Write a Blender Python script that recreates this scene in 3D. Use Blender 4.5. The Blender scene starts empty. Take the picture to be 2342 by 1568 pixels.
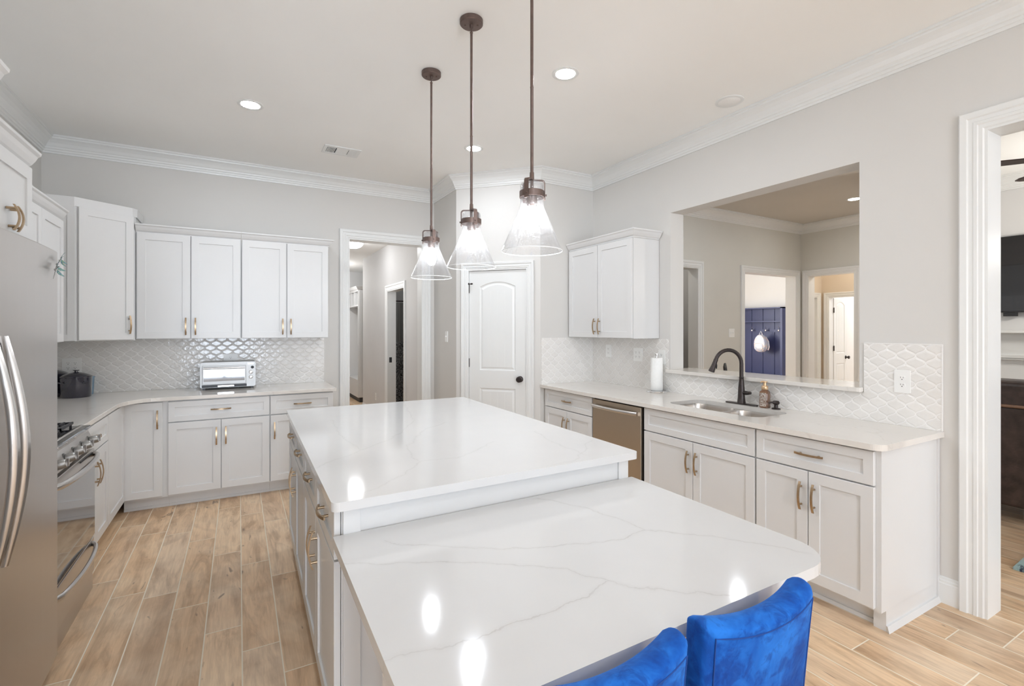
import bpy, bmesh, math, random
from mathutils import Vector, Matrix, geometry
R = math.radians
random.seed(7)
sc = bpy.context.scene
COL = sc.collection
# ---------------------------------------------------------------- camera, world, exposure
CAM_Z, F_PX = 1.4616, 1116.3
cam = bpy.data.cameras.new('camera'); camo = bpy.data.objects.new('camera', cam); COL.objects.link(camo)
cam.sensor_width = 36; cam.lens = 36 * F_PX / 2342
cam.shift_y = -(784 - 753.1) / 2342
cam.clip_start = .05
camo.location = (0, 0, CAM_Z); camo.rotation_euler = (R(90), 0, -.51042)
sc.camera = camo
sc.view_settings.view_transform = 'Standard'; sc.view_settings.look = 'None'
sc.view_settings.gamma = 1; sc.view_settings.use_curve_mapping = False
sc.view_settings.exposure = 0.29
sc.cycles.max_bounces = 10; sc.cycles.diffuse_bounces = 6; sc.cycles.glossy_bounces = 4
sc.cycles.transparent_max_bounces = 12; sc.cycles.sample_clamp_indirect = 6
sc.cycles.caustics_reflective = False; sc.cycles.caustics_refractive = False
sc.cycles.use_denoising = True
w = bpy.data.worlds.new('world'); sc.world = w; w.use_nodes = True
w.node_tree.nodes['Background'].inputs[0].default_value = (.92, .96, 1, 1)
w.node_tree.nodes['Background'].inputs[1].default_value = 1.0

def area(name, loc, rot, sx, sy, power, col=(1, 1, 1)):
    l = bpy.data.lights.new(name, 'AREA'); l.shape = 'RECTANGLE'; l.size = sx; l.size_y = sy; l.energy = power; l.color = col
    o = bpy.data.objects.new(name, l); COL.objects.link(o); o.location = loc; o.rotation_euler = rot
    return o
DAY = (.83, .94, 1.09)
# daylight at the windows behind the camera and in the mudroom; living room fill added
area('daylight_rear_window', (-.35, -5.45, 1.3), (R(90), 0, 0), 1.7, 2.3, 185, DAY)
area('daylight_rear_window', (2.1, -5.4, 1.5), (R(90), 0, 0), 1.7, 1.9, 25, DAY)
area('living_daylight_fill', (5.6, -5.2, 1.6), (R(105), 0, 0), 3.0, 1.9, 50, DAY)  # added to brighten the living room, no window modelled there
area('daylight_mudroom_window', (7.0, 8.3, 1.7), (R(90), 0, R(180)), 2.0, 1.5, 95, (1, 1, 1))

# ---------------------------------------------------------------- node helpers and materials
class NT:
    def __init__(s, m): s.t = m.node_tree; s.n = s.t.nodes; s.l = s.t.links
    def new(s, k, **kw):
        n = s.n.new(k)
        for a, b in kw.items(): setattr(n, a, b)
        return n
    def set(s, sock, v):
        if isinstance(v, bpy.types.NodeSocket): s.l.new(v, sock)
        else: sock.default_value = v
    def math(s, op, a, b=None, c=None, clamp=False):
        n = s.new('ShaderNodeMath', operation=op, use_clamp=clamp)
        s.set(n.inputs[0], a)
        if b is not None: s.set(n.inputs[1], b)
        if c is not None: s.set(n.inputs[2], c)
        return n.outputs[0]
    def coord(s, kind='Object'): return s.new('ShaderNodeTexCoord').outputs[kind]
    def sep(s, v):
        n = s.new('ShaderNodeSeparateXYZ'); s.l.new(v, n.inputs[0]); return n.outputs
    def comb(s, x, y, z=0.):
        n = s.new('ShaderNodeCombineXYZ')
        for i, v in enumerate((x, y, z)): s.set(n.inputs[i], v)
        return n.outputs[0]
    def noise(s, v, scale, detail=3, rough=.5, dist=0, dims='3D'):
        n = s.new('ShaderNodeTexNoise', noise_dimensions=dims); s.l.new(v, n.inputs['Vector'])
        n.inputs['Scale'].default_value = scale; n.inputs['Detail'].default_value = detail
        n.inputs['Roughness'].default_value = rough; n.inputs['Distortion'].default_value = dist
        return n.outputs['Fac']
    def ramp(s, f, stops, interp='LINEAR'):
        n = s.new('ShaderNodeValToRGB'); s.l.new(f, n.inputs[0]); cr = n.color_ramp; cr.interpolation = interp
        while len(cr.elements) < len(stops): cr.elements.new(.5)
        for e, (p, c) in zip(cr.elements, stops):
            e.position = p; e.color = (*c, 1) if isinstance(c, (tuple, list)) else (c, c, c, 1)
        return n.outputs[0]
    def mix(s, f, a, b, mode='MIX'):
        n = s.new('ShaderNodeMix', data_type='RGBA', blend_type=mode)
        s.set(n.inputs[0], f)
        for i, v in ((6, a), (7, b)):
            if isinstance(v, (tuple, list)): v = (*v, 1) if len(v) == 3 else v
            s.set(n.inputs[i], v)
        return n.outputs[2]
    def bump(s, h, strength=.3, dist=.01):
        n = s.new('ShaderNodeBump'); s.l.new(h, n.inputs['Height']); n.inputs['Strength'].default_value = strength
        n.inputs['Distance'].default_value = dist; return n.outputs[0]
def mat(name, col=(.8, .8, .8), rough=.5, metal=0, spec=.5, emit=None, estr=0, coat=0, alpha=None):
    m = bpy.data.materials.new(name); m.use_nodes = True
    b = m.node_tree.nodes['Principled BSDF']
    b.inputs['Base Color'].default_value = (*col, 1); b.inputs['Roughness'].default_value = rough
    b.inputs['Metallic'].default_value = metal; b.inputs['Specular IOR Level'].default_value = spec
    b.inputs['Coat Weight'].default_value = coat
    if emit: b.inputs['Emission Color'].default_value = (*emit, 1); b.inputs['Emission Strength'].default_value = estr
    return m
def noisy(name, col, amt=.03, scale=6, rough=.5, bump=0, bscale=200, bd=.001, **k):
    """plain paint or metal with slight unevenness and a fine surface texture"""
    m = mat(name, col, rough, **k); t = NT(m); b = t.n['Principled BSDF']; c = t.coord()
    f = t.noise(c, scale, 3)
    lo = tuple(v * (1 - amt) for v in col); hi = tuple(min(1, v * (1 + amt)) for v in col)
    t.l.new(t.ramp(f, [(.3, lo), (.7, hi)]), b.inputs['Base Color'])
    if bump: t.l.new(t.bump(t.noise(c, bscale, 2), bump, bd), b.inputs['Normal'])
    return m
M = {}
M['wall'] = noisy('wall_paint', (.668, .652, .625), .012, 2, .75, .25, 260, .0006, spec=.25)
M['ceil'] = noisy('ceiling_paint', (.892, .888, .868), .012, 1.5, .85, .3, 200, .0008, spec=.15)
M['wall_cool'] = noisy('hall_wall_paint', (.66, .655, .65), .02, 2, .7, .25, 260, .0006, spec=.25)
M['wall_tan'] = noisy('tan_wall_paint', (.66, .575, .47), .02, 2, .7, .25, 260, .0006, spec=.25)
M['wall_white'] = noisy('white_wall_paint', (.80, .80, .79), .01, 2, .7, .2, 260, .0006, spec=.25)
M['wall_dining'] = noisy('greige_wall_paint', (.66, .645, .595), .02, 2, .7, .25, 260, .0006, spec=.25)
M['ceil_dining'] = noisy('dimmed_ceiling_paint', (.62, .59, .545), .02, 1.5, .85, .2, 200, .0008, spec=.15)  # darker tone stands for the weaker light in that hall
M['trim'] = noisy('trim_paint', (.775, .78, .767), .008, 4, .32, 0, spec=.5)
M['cab'] = noisy('cabinet_paint', (.705, .703, .697), .008, 3, .3, .08, 400, .0003, spec=.5)
M['dim_wall'] = mat('dim_bathroom_paint', (.25, .25, .245), .7)  # dark grey paints the dimness of the bathroom onto its wall
M['bronze'] = noisy('champagne_bronze', (.50, .37, .24), .08, 60, .33, 0, metal=1)
M['orb'] = noisy('oil_rubbed_bronze', (.050, .040, .038), .2, 40, .36, 0, metal=.6)
M['pend'] = noisy('pendant_bronze', (.16, .115, .10), .12, 30, .45, 0, metal=.6)
M['chrome'] = mat('chrome', (.85, .85, .86), .08, metal=1)
M['black'] = mat('black_metal', (.02, .02, .022), .4)
M['iron'] = noisy('cast_iron', (.045, .045, .05), .2, 60, .55, .3, 300, .0005)
M['blackglass'] = mat('black_glass', (.012, .012, .014), .05, coat=1)
M['plate'] = mat('white_plastic', (.86, .86, .84), .3)
M['slot'] = mat('outlet_slot', (.08, .07, .07), .5)
M['paper'] = noisy('paper_towel', (.88, .88, .86), .02, 60, .9, .5, 300, .001)
M['lens'] = mat('lamp_lens', (1, 1, 1), .4, emit=(.90, .957, 1.03), estr=250)
M['lens2'] = mat('small_lamp_lens', (1, 1, 1), .4, emit=(1, .98, .96), estr=170)
M['bulb'] = mat('lit_bulb', (1, 1, 1), .4, emit=(.93, .97, 1.02), estr=110)
M['dome'] = mat('lit_dome_glass', (1, 1, 1), .4, emit=(.97, .98, 1), estr=20)
M['grey_speaker'] = noisy('speaker_grille', (.84, .83, .81), .02, 200, .8)

def brushed(name, col, rough=.28, axis=2, scale=(3, 3, 260)):
    m = mat(name, col, rough, metal=1); t = NT(m); b = t.n['Principled BSDF']
    mp = t.new('ShaderNodeMapping'); t.l.new(t.coord(), mp.inputs[0]); mp.inputs['Scale'].default_value = scale
    f = t.noise(mp.outputs[0], 1, 3, .6)
    t.l.new(t.ramp(f, [(.3, tuple(v * .975 for v in col)), (.7, tuple(min(1, v * 1.02) for v in col))]), b.inputs['Base Color'])
    t.l.new(t.math('MULTIPLY_ADD', f, .04, rough - .02), b.inputs['Roughness'])
    return m
M['steel'] = mat('brushed_steel', (.60, .57, .545), .30, metal=1); M['steel'].node_tree.nodes['Principled BSDF'].inputs['Anisotropic'].default_value = .4
M['steel_dw'] = mat('brushed_steel_warm', (.50, .43, .345), .34, metal=1)
M['steel_sink'] = brushed('sink_steel', (.60, .56, .52), .25, scale=(200, 3, 3))
M['steel_oven'] = brushed('toaster_steel', (.40, .395, .385), .42, scale=(3, 3, 200))

# --- wood-look plank tile floor: planks run along Y, each row has its own end joints
def floor_mat():
    m = mat('wood_plank_tile', (.5, .4, .3), .38); t = NT(m); b = t.n['Principled BSDF']
    x, y, z = t.sep(t.coord())
    W, L, G = .1557, .93, .0029
    xs = t.math('ADD', x, t.math('MULTIPLY', t.math('GREATER_THAN', x, 1.0), .0635))
    u = t.math('DIVIDE', t.math('ADD', xs, .765), W)
    row = t.math('FLOOR', u); fu = t.math('SUBTRACT', u, row)
    known = {-1: .058, 0: .824, 1: .586, 2: .499, 3: .291, 4: .90, 5: .669, 6: .431,
             21: .257, 22: .841, 24: .081, 25: .854}
    lo, n = -6, 32
    rnd = random.Random(3); stops = []
    for i in range(n): stops.append((i / n, known.get(lo + i, (i * .37 + rnd.random() * .2) % .93)))
    f = t.math('DIVIDE', t.math('ADD', t.math('SUBTRACT', row, lo), .5), n)
    off = t.ramp(f, stops, 'CONSTANT')
    sepc = t.new('ShaderNodeSeparateColor'); t.l.new(off, sepc.inputs[0])
    v = t.math('DIVIDE', t.math('SUBTRACT', y, sepc.outputs[0]), L)
    col = t.math('FLOOR', v); fv = t.math('SUBTRACT', v, col)
    du = t.math('MULTIPLY', t.math('SUBTRACT', .5, t.math('ABSOLUTE', t.math('SUBTRACT', fu, .5))), W)
    dv = t.math('MULTIPLY', t.math('SUBTRACT', .5, t.math('ABSOLUTE', t.math('SUBTRACT', fv, .5))), L)
    d = t.math('MINIMUM', du, dv)
    mr = t.new('ShaderNodeMapRange', interpolation_type='SMOOTHSTEP'); t.l.new(d, mr.inputs[0])
    mr.inputs[1].default_value = G * .55; mr.inputs[2].default_value = G * 1.3
    tile = mr.outputs[0]
    wn = t.new('ShaderNodeTexWhiteNoise', noise_dimensions='2D'); t.l.new(t.comb(row, col), wn.inputs['Vector'])
    rv = wn.outputs['Value']; rc = t.sep(wn.outputs['Color'])
    # grain coordinates: stretched along Y, shifted per plank
    gx = t.math('ADD', t.math('MULTIPLY', x, 1.0), t.math('MULTIPLY', rv, 31.7))
    gy = t.math('ADD', y, t.math('MULTIPLY', rc[1], 17.3))
    gv = t.comb(t.math('MULTIPLY', gx, 9.), t.math('MULTIPLY', gy, 1.35), 0.)
    big = t.noise(gv, 1.0, 5, .62, 1.6)
    fine = t.noise(t.comb(t.math('MULTIPLY', gx, 90.), t.math('MULTIPLY', gy, 5.), 0.), 1.0, 3, .6, .6)
    blot = t.noise(t.comb(gx, gy, 0.), 3.2, 4, .55, .3)
    knot = t.noise(t.comb(t.math('MULTIPLY', gx, 12.), t.math('MULTIPLY', gy, 4.), 0.), 1.0, 2, .5, 1.6)
    base = t.ramp(rv, [(0, (.70, .465, .265)), (.3, (.80, .565, .35)), (.55, (.75, .50, .29)), (.8, (.84, .61, .39)), (1, (.66, .44, .26))])
    c = t.mix(t.ramp(big, [(.36, .62), (.47, .25), (.56, 0.)]), base, (.34, .19, .095), 'MIX')
    patch = t.noise(t.comb(t.math('MULTIPLY', gx, 4.5), t.math('MULTIPLY', gy, 1.6), 3.3), 1.0, 3, .6, 1.2)
    c = t.mix(t.ramp(patch, [(.36, .42), (.50, 0.)]), c, (.36, .22, .125))
    c = t.mix(t.ramp(blot, [(.42, 0.), (.72, .55)]), c, (.90, .72, .50))
    c = t.mix(t.ramp(fine, [(.35, .25), (.6, 0.)]), c, (.42, .26, .145))
    c = t.mix(t.ramp(knot, [(.685, 0.), (.76, .7)]), c, (.16, .10, .07))
    # some planks have a greyer glaze
    hs = t.new('ShaderNodeHueSaturation'); t.l.new(c, hs.inputs['Color']); hs.inputs['Saturation'].default_value = .55; hs.inputs['Value'].default_value = .85
    c = t.mix(t.math('MULTIPLY', t.math('POWER', rc[2], 2.), .22), c, hs.outputs[0])
    c = t.mix(tile, (.82, .74, .60), c)
    t.l.new(c, b.inputs['Base Color'])
    t.l.new(t.math('ADD', t.math('MULTIPLY', tile, -.3), .72), b.inputs['Roughness'])
    h = t.math('ADD', tile, t.math('MULTIPLY', fine, .15))
    t.l.new(t.bump(h, .35, .0015), b.inputs['Normal'])
    return m
M['floor'] = floor_mat()

# --- glazed arabesque tile; 'ax' is the horizontal world axis of the wall
def tile_mat(name, ax, gloss_wavy=.35, x0=0., z0=0.):
    m = mat(name, (.7, .68, .65), .14, spec=.6); t = NT(m); b = t.n['Principled BSDF']
    co = t.coord(); xyz = t.sep(co); X = xyz[ax]; Z = xyz[2]
    W, H = .092, .0815
    u = t.math('DIVIDE', t.math('SUBTRACT', X, x0), W); v = t.math('DIVIDE', t.math('SUBTRACT', Z, z0), H)
    ru = t.math('ROUND', u); du = t.math('ABSOLUTE', t.math('SUBTRACT', u, ru))
    ang = t.math('MULTIPLY', v, 2 * math.pi)
    ang3 = t.math('MULTIPLY', ang, 3.)
    Wv = t.math('ADD', t.math('MULTIPLY_ADD', t.math('COSINE', ang), .250, .25), t.math('MULTIPLY', t.math('COSINE', ang3), -.009))
    f = t.math('SUBTRACT', du, Wv)
    g = t.math('MULTIPLY', t.math('ADD', t.math('MULTIPLY', t.math('SINE', ang), .250), t.math('MULTIPLY', t.math('SINE', ang3), -.027)), 2 * math.pi * W / H)
    dist = t.math('DIVIDE', t.math('MULTIPLY', t.math('ABSOLUTE', f), W), t.math('SQRT', t.math('MULTIPLY_ADD', g, g, 1.)))
    mr = t.new('ShaderNodeMapRange', interpolation_type='SMOOTHSTEP'); t.l.new(dist, mr.inputs[0])
    mr.inputs[1].default_value = .0008; mr.inputs[2].default_value = .0022
    tile = mr.outputs[0]
    inside = t.math('LESS_THAN', f, 0.)
    idu = t.math('ADD', ru, t.math('MULTIPLY', inside, .5))
    # the other family of lanterns is centred half a cell away
    idu2 = t.math('ADD', t.math('FLOOR', u), 40.25)
    iu = t.math('ADD', t.math('MULTIPLY', inside, ru), t.math('MULTIPLY', t.math('SUBTRACT', 1., inside), idu2))
    iv = t.math('ADD', t.math('MULTIPLY', inside, t.math('ROUND', v)), t.math('MULTIPLY', t.math('SUBTRACT', 1., inside), t.math('FLOOR', v)))
    wn = t.new('ShaderNodeTexWhiteNoise', noise_dimensions='2D'); t.l.new(t.comb(iu, iv), wn.inputs['Vector'])
    c = t.mix(wn.outputs['Value'], (.74, .72, .69), (.80, .78, .75))
    cloud = t.noise(co, 35, 3, .6)
    c = t.mix(t.ramp(cloud, [(.35, .35), (.65, 0.)]), c, (.82, .80, .77))
    c = t.mix(tile, (.87, .86, .84), c)
    t.l.new(c, b.inputs['Base Color'])
    t.l.new(t.math('MULTIPLY_ADD', tile, -.42, .55), b.inputs['Roughness'])
    mr2 = t.new('ShaderNodeMapRange', interpolation_type='SMOOTHSTEP'); t.l.new(dist, mr2.inputs[0])
    mr2.inputs[1].default_value = .0005; mr2.inputs[2].default_value = .010
    h = t.math('ADD', mr2.outputs[0], t.math('MULTIPLY', t.noise(co, 45, 2, .5), gloss_wavy))
    t.l.new(t.bump(h, .55, .0028), b.inputs['Normal'])
    return m
M['tile_x'] = tile_mat('arabesque_tile_back', 0, .9, -.832, 1.165)
M['tile_y'] = tile_mat('arabesque_tile_side', 1, .45, 1.320, 1.316)

# --- white quartz; veins are polylines in the slab's own coordinates
def quartz(name, base, lines=(), strength=.5, rough=.1, sparse=None):
    m = mat(name, base, rough, spec=.5); t = NT(m); b = t.n['Principled BSDF']
    co = t.coord(); x, y, z = t.sep(co)
    n1 = t.noise(co, 9, 4, .6); n2 = t.noise(t.comb(t.math('ADD', x, 7.3), y, z), 9, 4, .6)
    n3 = t.noise(co, 60, 3, .6)
    px = t.math('ADD', x, t.math('MULTIPLY', t.math('SUBTRACT', n1, .5), .07))
    py = t.math('ADD', y, t.math('MULTIPLY', t.math('SUBTRACT', n2, .5), .07))
    px = t.math('ADD', px, t.math('MULTIPLY', t.math('SUBTRACT', n3, .5), .010))
    acc = None
    for pts in lines:
        for (ax, ay), (bx, by) in zip(pts, pts[1:]):
            dx, dy = bx - ax, by - ay; L2 = dx * dx + dy * dy
            if L2 < 1e-7: continue
            qx = t.math('SUBTRACT', px, ax); qy = t.math('SUBTRACT', py, ay)
            tt = t.math('MULTIPLY_ADD', qx, dx / L2, t.math('MULTIPLY', qy, dy / L2), clamp=True)
            ex = t.math('MULTIPLY_ADD', tt, -dx, qx); ey = t.math('MULTIPLY_ADD', tt, -dy, qy)
            d2 = t.math('MULTIPLY_ADD', ex, ex, t.math('MULTIPLY', ey, ey))
            acc = d2 if acc is None else t.math('MINIMUM', acc, d2)
    c = t.ramp(t.noise(co, 5, 3), [(.3, tuple(v * .985 for v in base)), (.7, tuple(min(1, v * 1.01) for v in base))])
    if acc is not None:
        d = t.math('SQRT', acc)
        core = t.new('ShaderNodeMapRange', interpolation_type='SMOOTHSTEP'); t.l.new(d, core.inputs[0])
        core.inputs[1].default_value = .0005; core.inputs[2].default_value = .0034; core.inputs[3].default_value = 1; core.inputs[4].default_value = 0
        halo = t.new('ShaderNodeMapRange', interpolation_type='SMOOTHSTEP'); t.l.new(d, halo.inputs[0])
        halo.inputs[1].default_value = .002; halo.inputs[2].default_value = .016; halo.inputs[3].default_value = .22; halo.inputs[4].default_value = 0
        brk = t.ramp(t.noise(co, 14, 3, .6), [(.35, .35), (.6, 1.)])
        fct = t.math('MULTIPLY', t.math('ADD', t.math('MULTIPLY', core.outputs[0], brk), halo.outputs[0]), strength, clamp=True)
        c = t.mix(fct, c, (.42, .40, .385))
    if sparse:
        n = t.noise(co, sparse, 4, .55, .8)
        f = t.ramp(t.math('ABSOLUTE', t.math('SUBTRACT', n, .5)), [(0, .28), (.006, 0.)])
        c = t.mix(f, c, (.55, .50, .45))
    t.l.new(c, b.inputs['Base Color'])
    return m

# ---------------------------------------------------------------- mesh helpers
class MB:
    """collects shapes as one mesh; T maps the local point to the object's coordinates"""
    def __init__(s, T=None): s.v = []; s.f = []; s.T = T
    def add(s, vs, fs):
        b = len(s.v)
        s.v += [s.T(*p) if s.T else tuple(p) for p in vs]; s.f += [tuple(b + i for i in q) for q in fs]; return s
    def box(s, x0, x1, y0, y1, z0, z1):
        return s.add([(x0, y0, z0), (x1, y0, z0), (x1, y1, z0), (x0, y1, z0), (x0, y0, z1), (x1, y0, z1), (x1, y1, z1), (x0, y1, z1)],
                     [(0, 3, 2, 1), (4, 5, 6, 7), (0, 1, 5, 4), (1, 2, 6, 5), (2, 3, 7, 6), (3, 0, 4, 7)])
    def loft(s, rings, close=True, caps=True):
        n = len(rings[0]); vs = [p for r in rings for p in r]; fs = []
        for i in range(len(rings) - 1):
            for j in range(n if close else n - 1):
                k = (j + 1) % n; fs.append((i * n + j, i * n + k, (i + 1) * n + k, (i + 1) * n + j))
        if caps and close: fs += [tuple(range(n))[::-1], tuple((len(rings) - 1) * n + j for j in range(n))]
        return s.add(vs, fs)
    def tube(s, pts, r, n=12, caps=True, flat=1.0):
        pts = [Vector(p) for p in pts]; rings = []; up = None
        for i, p in enumerate(pts):
            a = pts[max(0, i - 1)]; b = pts[min(len(pts) - 1, i + 1)]; d = (b - a).normalized()
            if up is None:
                up = Vector((0, 0, 1)) if abs(d.z) < .9 else Vector((0, 1, 0))
            x = d.cross(up).normalized(); up = x.cross(d).normalized()
            rr = r[i] if isinstance(r, (list, tuple)) else r
            rings.append([tuple(p + x * rr * math.cos(2 * math.pi * k / n) + up * rr * flat * math.sin(2 * math.pi * k / n)) for k in range(n)])
        return s.loft(rings, caps=caps)
    def lathe(s, prof, c=(0, 0, 0), n=32, axis='z', caps=True):
        rings = []
        for r, h in prof:
            ring = []
            for k in range(n):
                a = 2 * math.pi * k / n; x, y = max(r, 1e-5) * math.cos(a), max(r, 1e-5) * math.sin(a)
                p = {'z': (x, y, h), 'x': (h, x, y), 'y': (x, h, y)}[axis]
                ring.append((c[0] + p[0], c[1] + p[1], c[2] + p[2]))
            rings.append(ring)
        return s.loft(rings, caps=caps)
    def slab(s, outer, z0, z1, holes=()):
        """flat slab with holes from XY outlines"""
        polys = [[Vector((x, y, 0)) for x, y in outer]] + [[Vector((x, y, 0)) for x, y in h] for h in holes]
        flat = [p for q in polys for p in q]; tri = geometry.tessellate_polygon(polys); n = len(flat)
        vs = [(p.x, p.y, z1) for p in flat] + [(p.x, p.y, z0) for p in flat]
        fs = [tuple(q) for q in tri] + [tuple(n + i for i in q)[::-1] for q in tri]
        b = 0
        for q in polys:
            k = len(q)
            for i in range(k):
                j = (i + 1) % k; fs.append((b + i, b + j, n + b + j, n + b + i))
            b += k
        return s.add(vs, fs)
    def build(s, name, m, parent=None, smooth=False, bevel=0, seg=2, label=None):
        me = bpy.data.meshes.new(name); me.from_pydata(s.v, [], s.f)
        bm = bmesh.new(); bm.from_mesh(me); bmesh.ops.recalc_face_normals(bm, faces=bm.faces); bm.to_mesh(me); bm.free()
        me.materials.append(M[m] if isinstance(m, str) else m)
        o = bpy.data.objects.new(name, me); COL.objects.link(o)
        if parent: o.parent = parent
        if smooth:
            for p in me.polygons: p.use_smooth = True
            md = o.modifiers.new('edge', 'EDGE_SPLIT'); md.split_angle = R(38)
        if bevel:
            md = o.modifiers.new('bevel', 'BEVEL'); md.width = bevel; md.segments = seg; md.limit_method = 'ANGLE'; md.angle_limit = R(35)
            md.harden_normals = False
        if label: o['label'] = label
        return o
def rrect(x0, x1, y0, y1, r, n=6, rs=None):
    """rounded rectangle outline, radii per corner: (x0,y0),(x1,y0),(x1,y1),(x0,y1)"""
    rs = rs or (r, r, r, r); out = []
    for (cx, cy, a0), q in zip(((x0, y0, 180), (x1, y0, 270), (x1, y1, 0), (x0, y1, 90)), rs):
        sx = 1 if cx == x0 else -1; sy = 1 if cy == y0 else -1
        if q <= 0: out.append((cx, cy)); continue
        for k in range(n + 1):
            a = R(a0 + 90 * k / n); out.append((cx + sx * q + q * math.cos(a), cy + sy * q + q * math.sin(a)))
    return out
def sweep(mb, path, prof, closed=False):
    """path: 2D points, prof: (offset to the left of travel, height); returns a mitred moulding with (x, y, h) points"""
    P = [Vector(p) for p in path]; rings = []
    for i, p in enumerate(P):
        d0 = (p - P[i - 1]).normalized() if i > 0 else None; d1 = (P[i + 1] - p).normalized() if i < len(P) - 1 else None
        n0 = Vector((-d0.y, d0.x)) if d0 else None; n1 = Vector((-d1.y, d1.x)) if d1 else None
        if n0 and n1:
            mm = (n0 + n1).normalized(); mm /= max(.2, mm.dot(n0))
        else: mm = n0 or n1
        rings.append([(p.x + mm.x * o, p.y + mm.y * o, h) for o, h in prof])
    mb.loft(rings); return mb
def empty(name, loc=(0, 0, 0), rz=0, label=None, cat=None, group=None, kind=None):
    o = bpy.data.objects.new(name, None); COL.objects.link(o); o.empty_display_size = .05
    o.location = loc; o.rotation_euler = (0, 0, rz); return tag(o, label, cat, group, kind)
def tag(o, label=None, cat=None, group=None, kind=None):
    if label: o['label'] = label
    if cat: o['category'] = cat
    if group: o['group'] = group
    if kind: o['kind'] = kind
    return o
def struct(o, label=None, cat=None): return tag(o, label, cat, None, 'structure')
def frame(o, a, n):
    """frame on a vertical face: (along, out, z) -> xyz"""
    a = Vector(a).normalized(); n = Vector(n).normalized()
    return lambda p, q, z: (o[0] + a.x * p + n.x * q, o[1] + a.y * p + n.y * q, z)
def copy_tree(o, parent=None):
    c = o.copy(); COL.objects.link(c)
    if parent: c.parent = parent
    for ch in [x for x in bpy.data.objects if x.parent == o]: copy_tree(ch, c)
    return c

# ---------------------------------------------------------------- room shell
YB, XR, XL, CZ, YR, TH = 5.445, 3.298, -1.43, 3.07, -5.5, .15
YP, PA, PB = 4.124, (2.0, 4.775), (2.635, 4.124)
YD, XD = 4.42, 7.61
WALLS = [('wall_left', 'wall', [(XL - TH, XL, YR - TH, YB + TH, 0, CZ)], 'greige kitchen wall behind the refrigerator and range')]
def wall(name, mk, boxes, label, cat='wall'):
    mb = MB()
    for b in boxes: mb.box(*b)
    return struct(mb.build(name, mk), label, cat)
fl = MB().box(-2.2, 12.2, -5.9, 12.0, -.1, 0).build('floor', 'floor'); struct(fl, 'wood-look plank tile floor with pale grout lines', 'floor')
# kitchen ceiling, hallway ceiling, hall and living ceilings
struct(MB().box(XL - TH, XR + .001, YR - TH, YB + TH, CZ, CZ + .1).build('ceiling', 'ceil'), 'warm off-white kitchen ceiling with recessed lights', 'ceiling')
wall('wall_left', 'wall', [(XL - TH, XL, YR, YB, 0, CZ)], 'greige kitchen wall behind the refrigerator and range')
OX0, OX1, OZ = 1.03, 1.86, 2.445
wall('wall_back', 'wall', [(XL - TH, OX0, YB, YB + TH, 0, CZ), (OX1, 2.0, YB, YB + TH, 0, CZ), (OX0, OX1, YB, YB + TH, OZ, CZ)], 'greige wall with the toaster oven counter and the hallway doorway')
wall('wall_pantry_side', 'wall', [(2.0, 2.08, PA[1] - .0, YB + TH, 0, CZ)], 'short greige wall with a single light switch')
# diagonal pantry wall with its door opening
dv = (Vector(PB) - Vector(PA)); DL = dv.length; dv.normalize(); dn = Vector((-dv.y, dv.x)); dn = -dn if dn.dot(Vector((0, -1))) < 0 else dn
FD = frame(PA, dv, dn)
D0, D1, DZ = .130, .775, 2.085
mb = MB(FD); mb.box(0, D0, -.1, 0, 0, CZ); mb.box(D1, DL, -.1, 0, 0, CZ); mb.box(D0, D1, -.1, 0, DZ, CZ)
struct(mb.build('wall_pantry_diagonal', 'wall'), 'angled greige wall holding the white pantry door', 'wall')
wall('wall_pantry_front', 'wall', [(PB[0], XR, YP, YP + .1, 0, CZ)], 'short greige wall at the far end of the sink counter')
# right wall: pass-through opening, then cased opening to the living room
AY0, AY1, AZ0, AZ1 = 1.56, 3.05, 1.084, 2.482
CY0, CY1, CZZ = -.60, .986, 2.478
wall('wall_right', 'wall', [(XR, XR + .16, AY1, YD, 0, CZ), (XR, XR + .16, CY1, AY0, 0, CZ), (XR, XR + .16, AY0, AY1, 0, AZ0), (XR, XR + .16, AY0, AY1, AZ1, CZ),
     (XR, XR + .16, CY0, CY1, CZZ, CZ), (XR, XR + .16, YR, CY0, 0, CZ)], 'greige wall with the pass-through above the sink')
wall('wall_rear', 'wall', [(XL, -1.25, YR, YR + .1, 0, CZ), (.55, 1.2, YR, YR + .1, 0, CZ), (3.0, XR, YR, YR + .1, 0, CZ), (-1.25, .55, YR, YR + .1, 0, .1), (-1.25, .55, YR, YR + .1, 2.5, CZ),
     (1.2, 3.0, YR, YR + .1, 0, .5), (1.2, 3.0, YR, YR + .1, 2.5, CZ)], 'greige wall with windows behind the viewer')
# crown moulding around the kitchen ceiling
CROWN = [(0, 0), (0, -.136), (.010, -.136), (.013, -.122), (.020, -.119), (.022, -.104), (.030, -.100), (.033, -.088), (.040, -.080), (.052, -.058),
         (.070, -.040), (.088, -.028), (.090, -.018), (.100, -.015), (.100, 0)]
mb = MB()
path = [(XL, YR + .1), (XL, YB), (2.0, YB), PA, PB, (XR, YP), (XR, YR + .1)]
sweep(mb, path, [(-o, CZ - .0005 + h) for o, h in CROWN]); struct(mb.build('trim_1', 'trim'), 'white stepped crown molding around the kitchen ceiling', 'molding')
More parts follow.
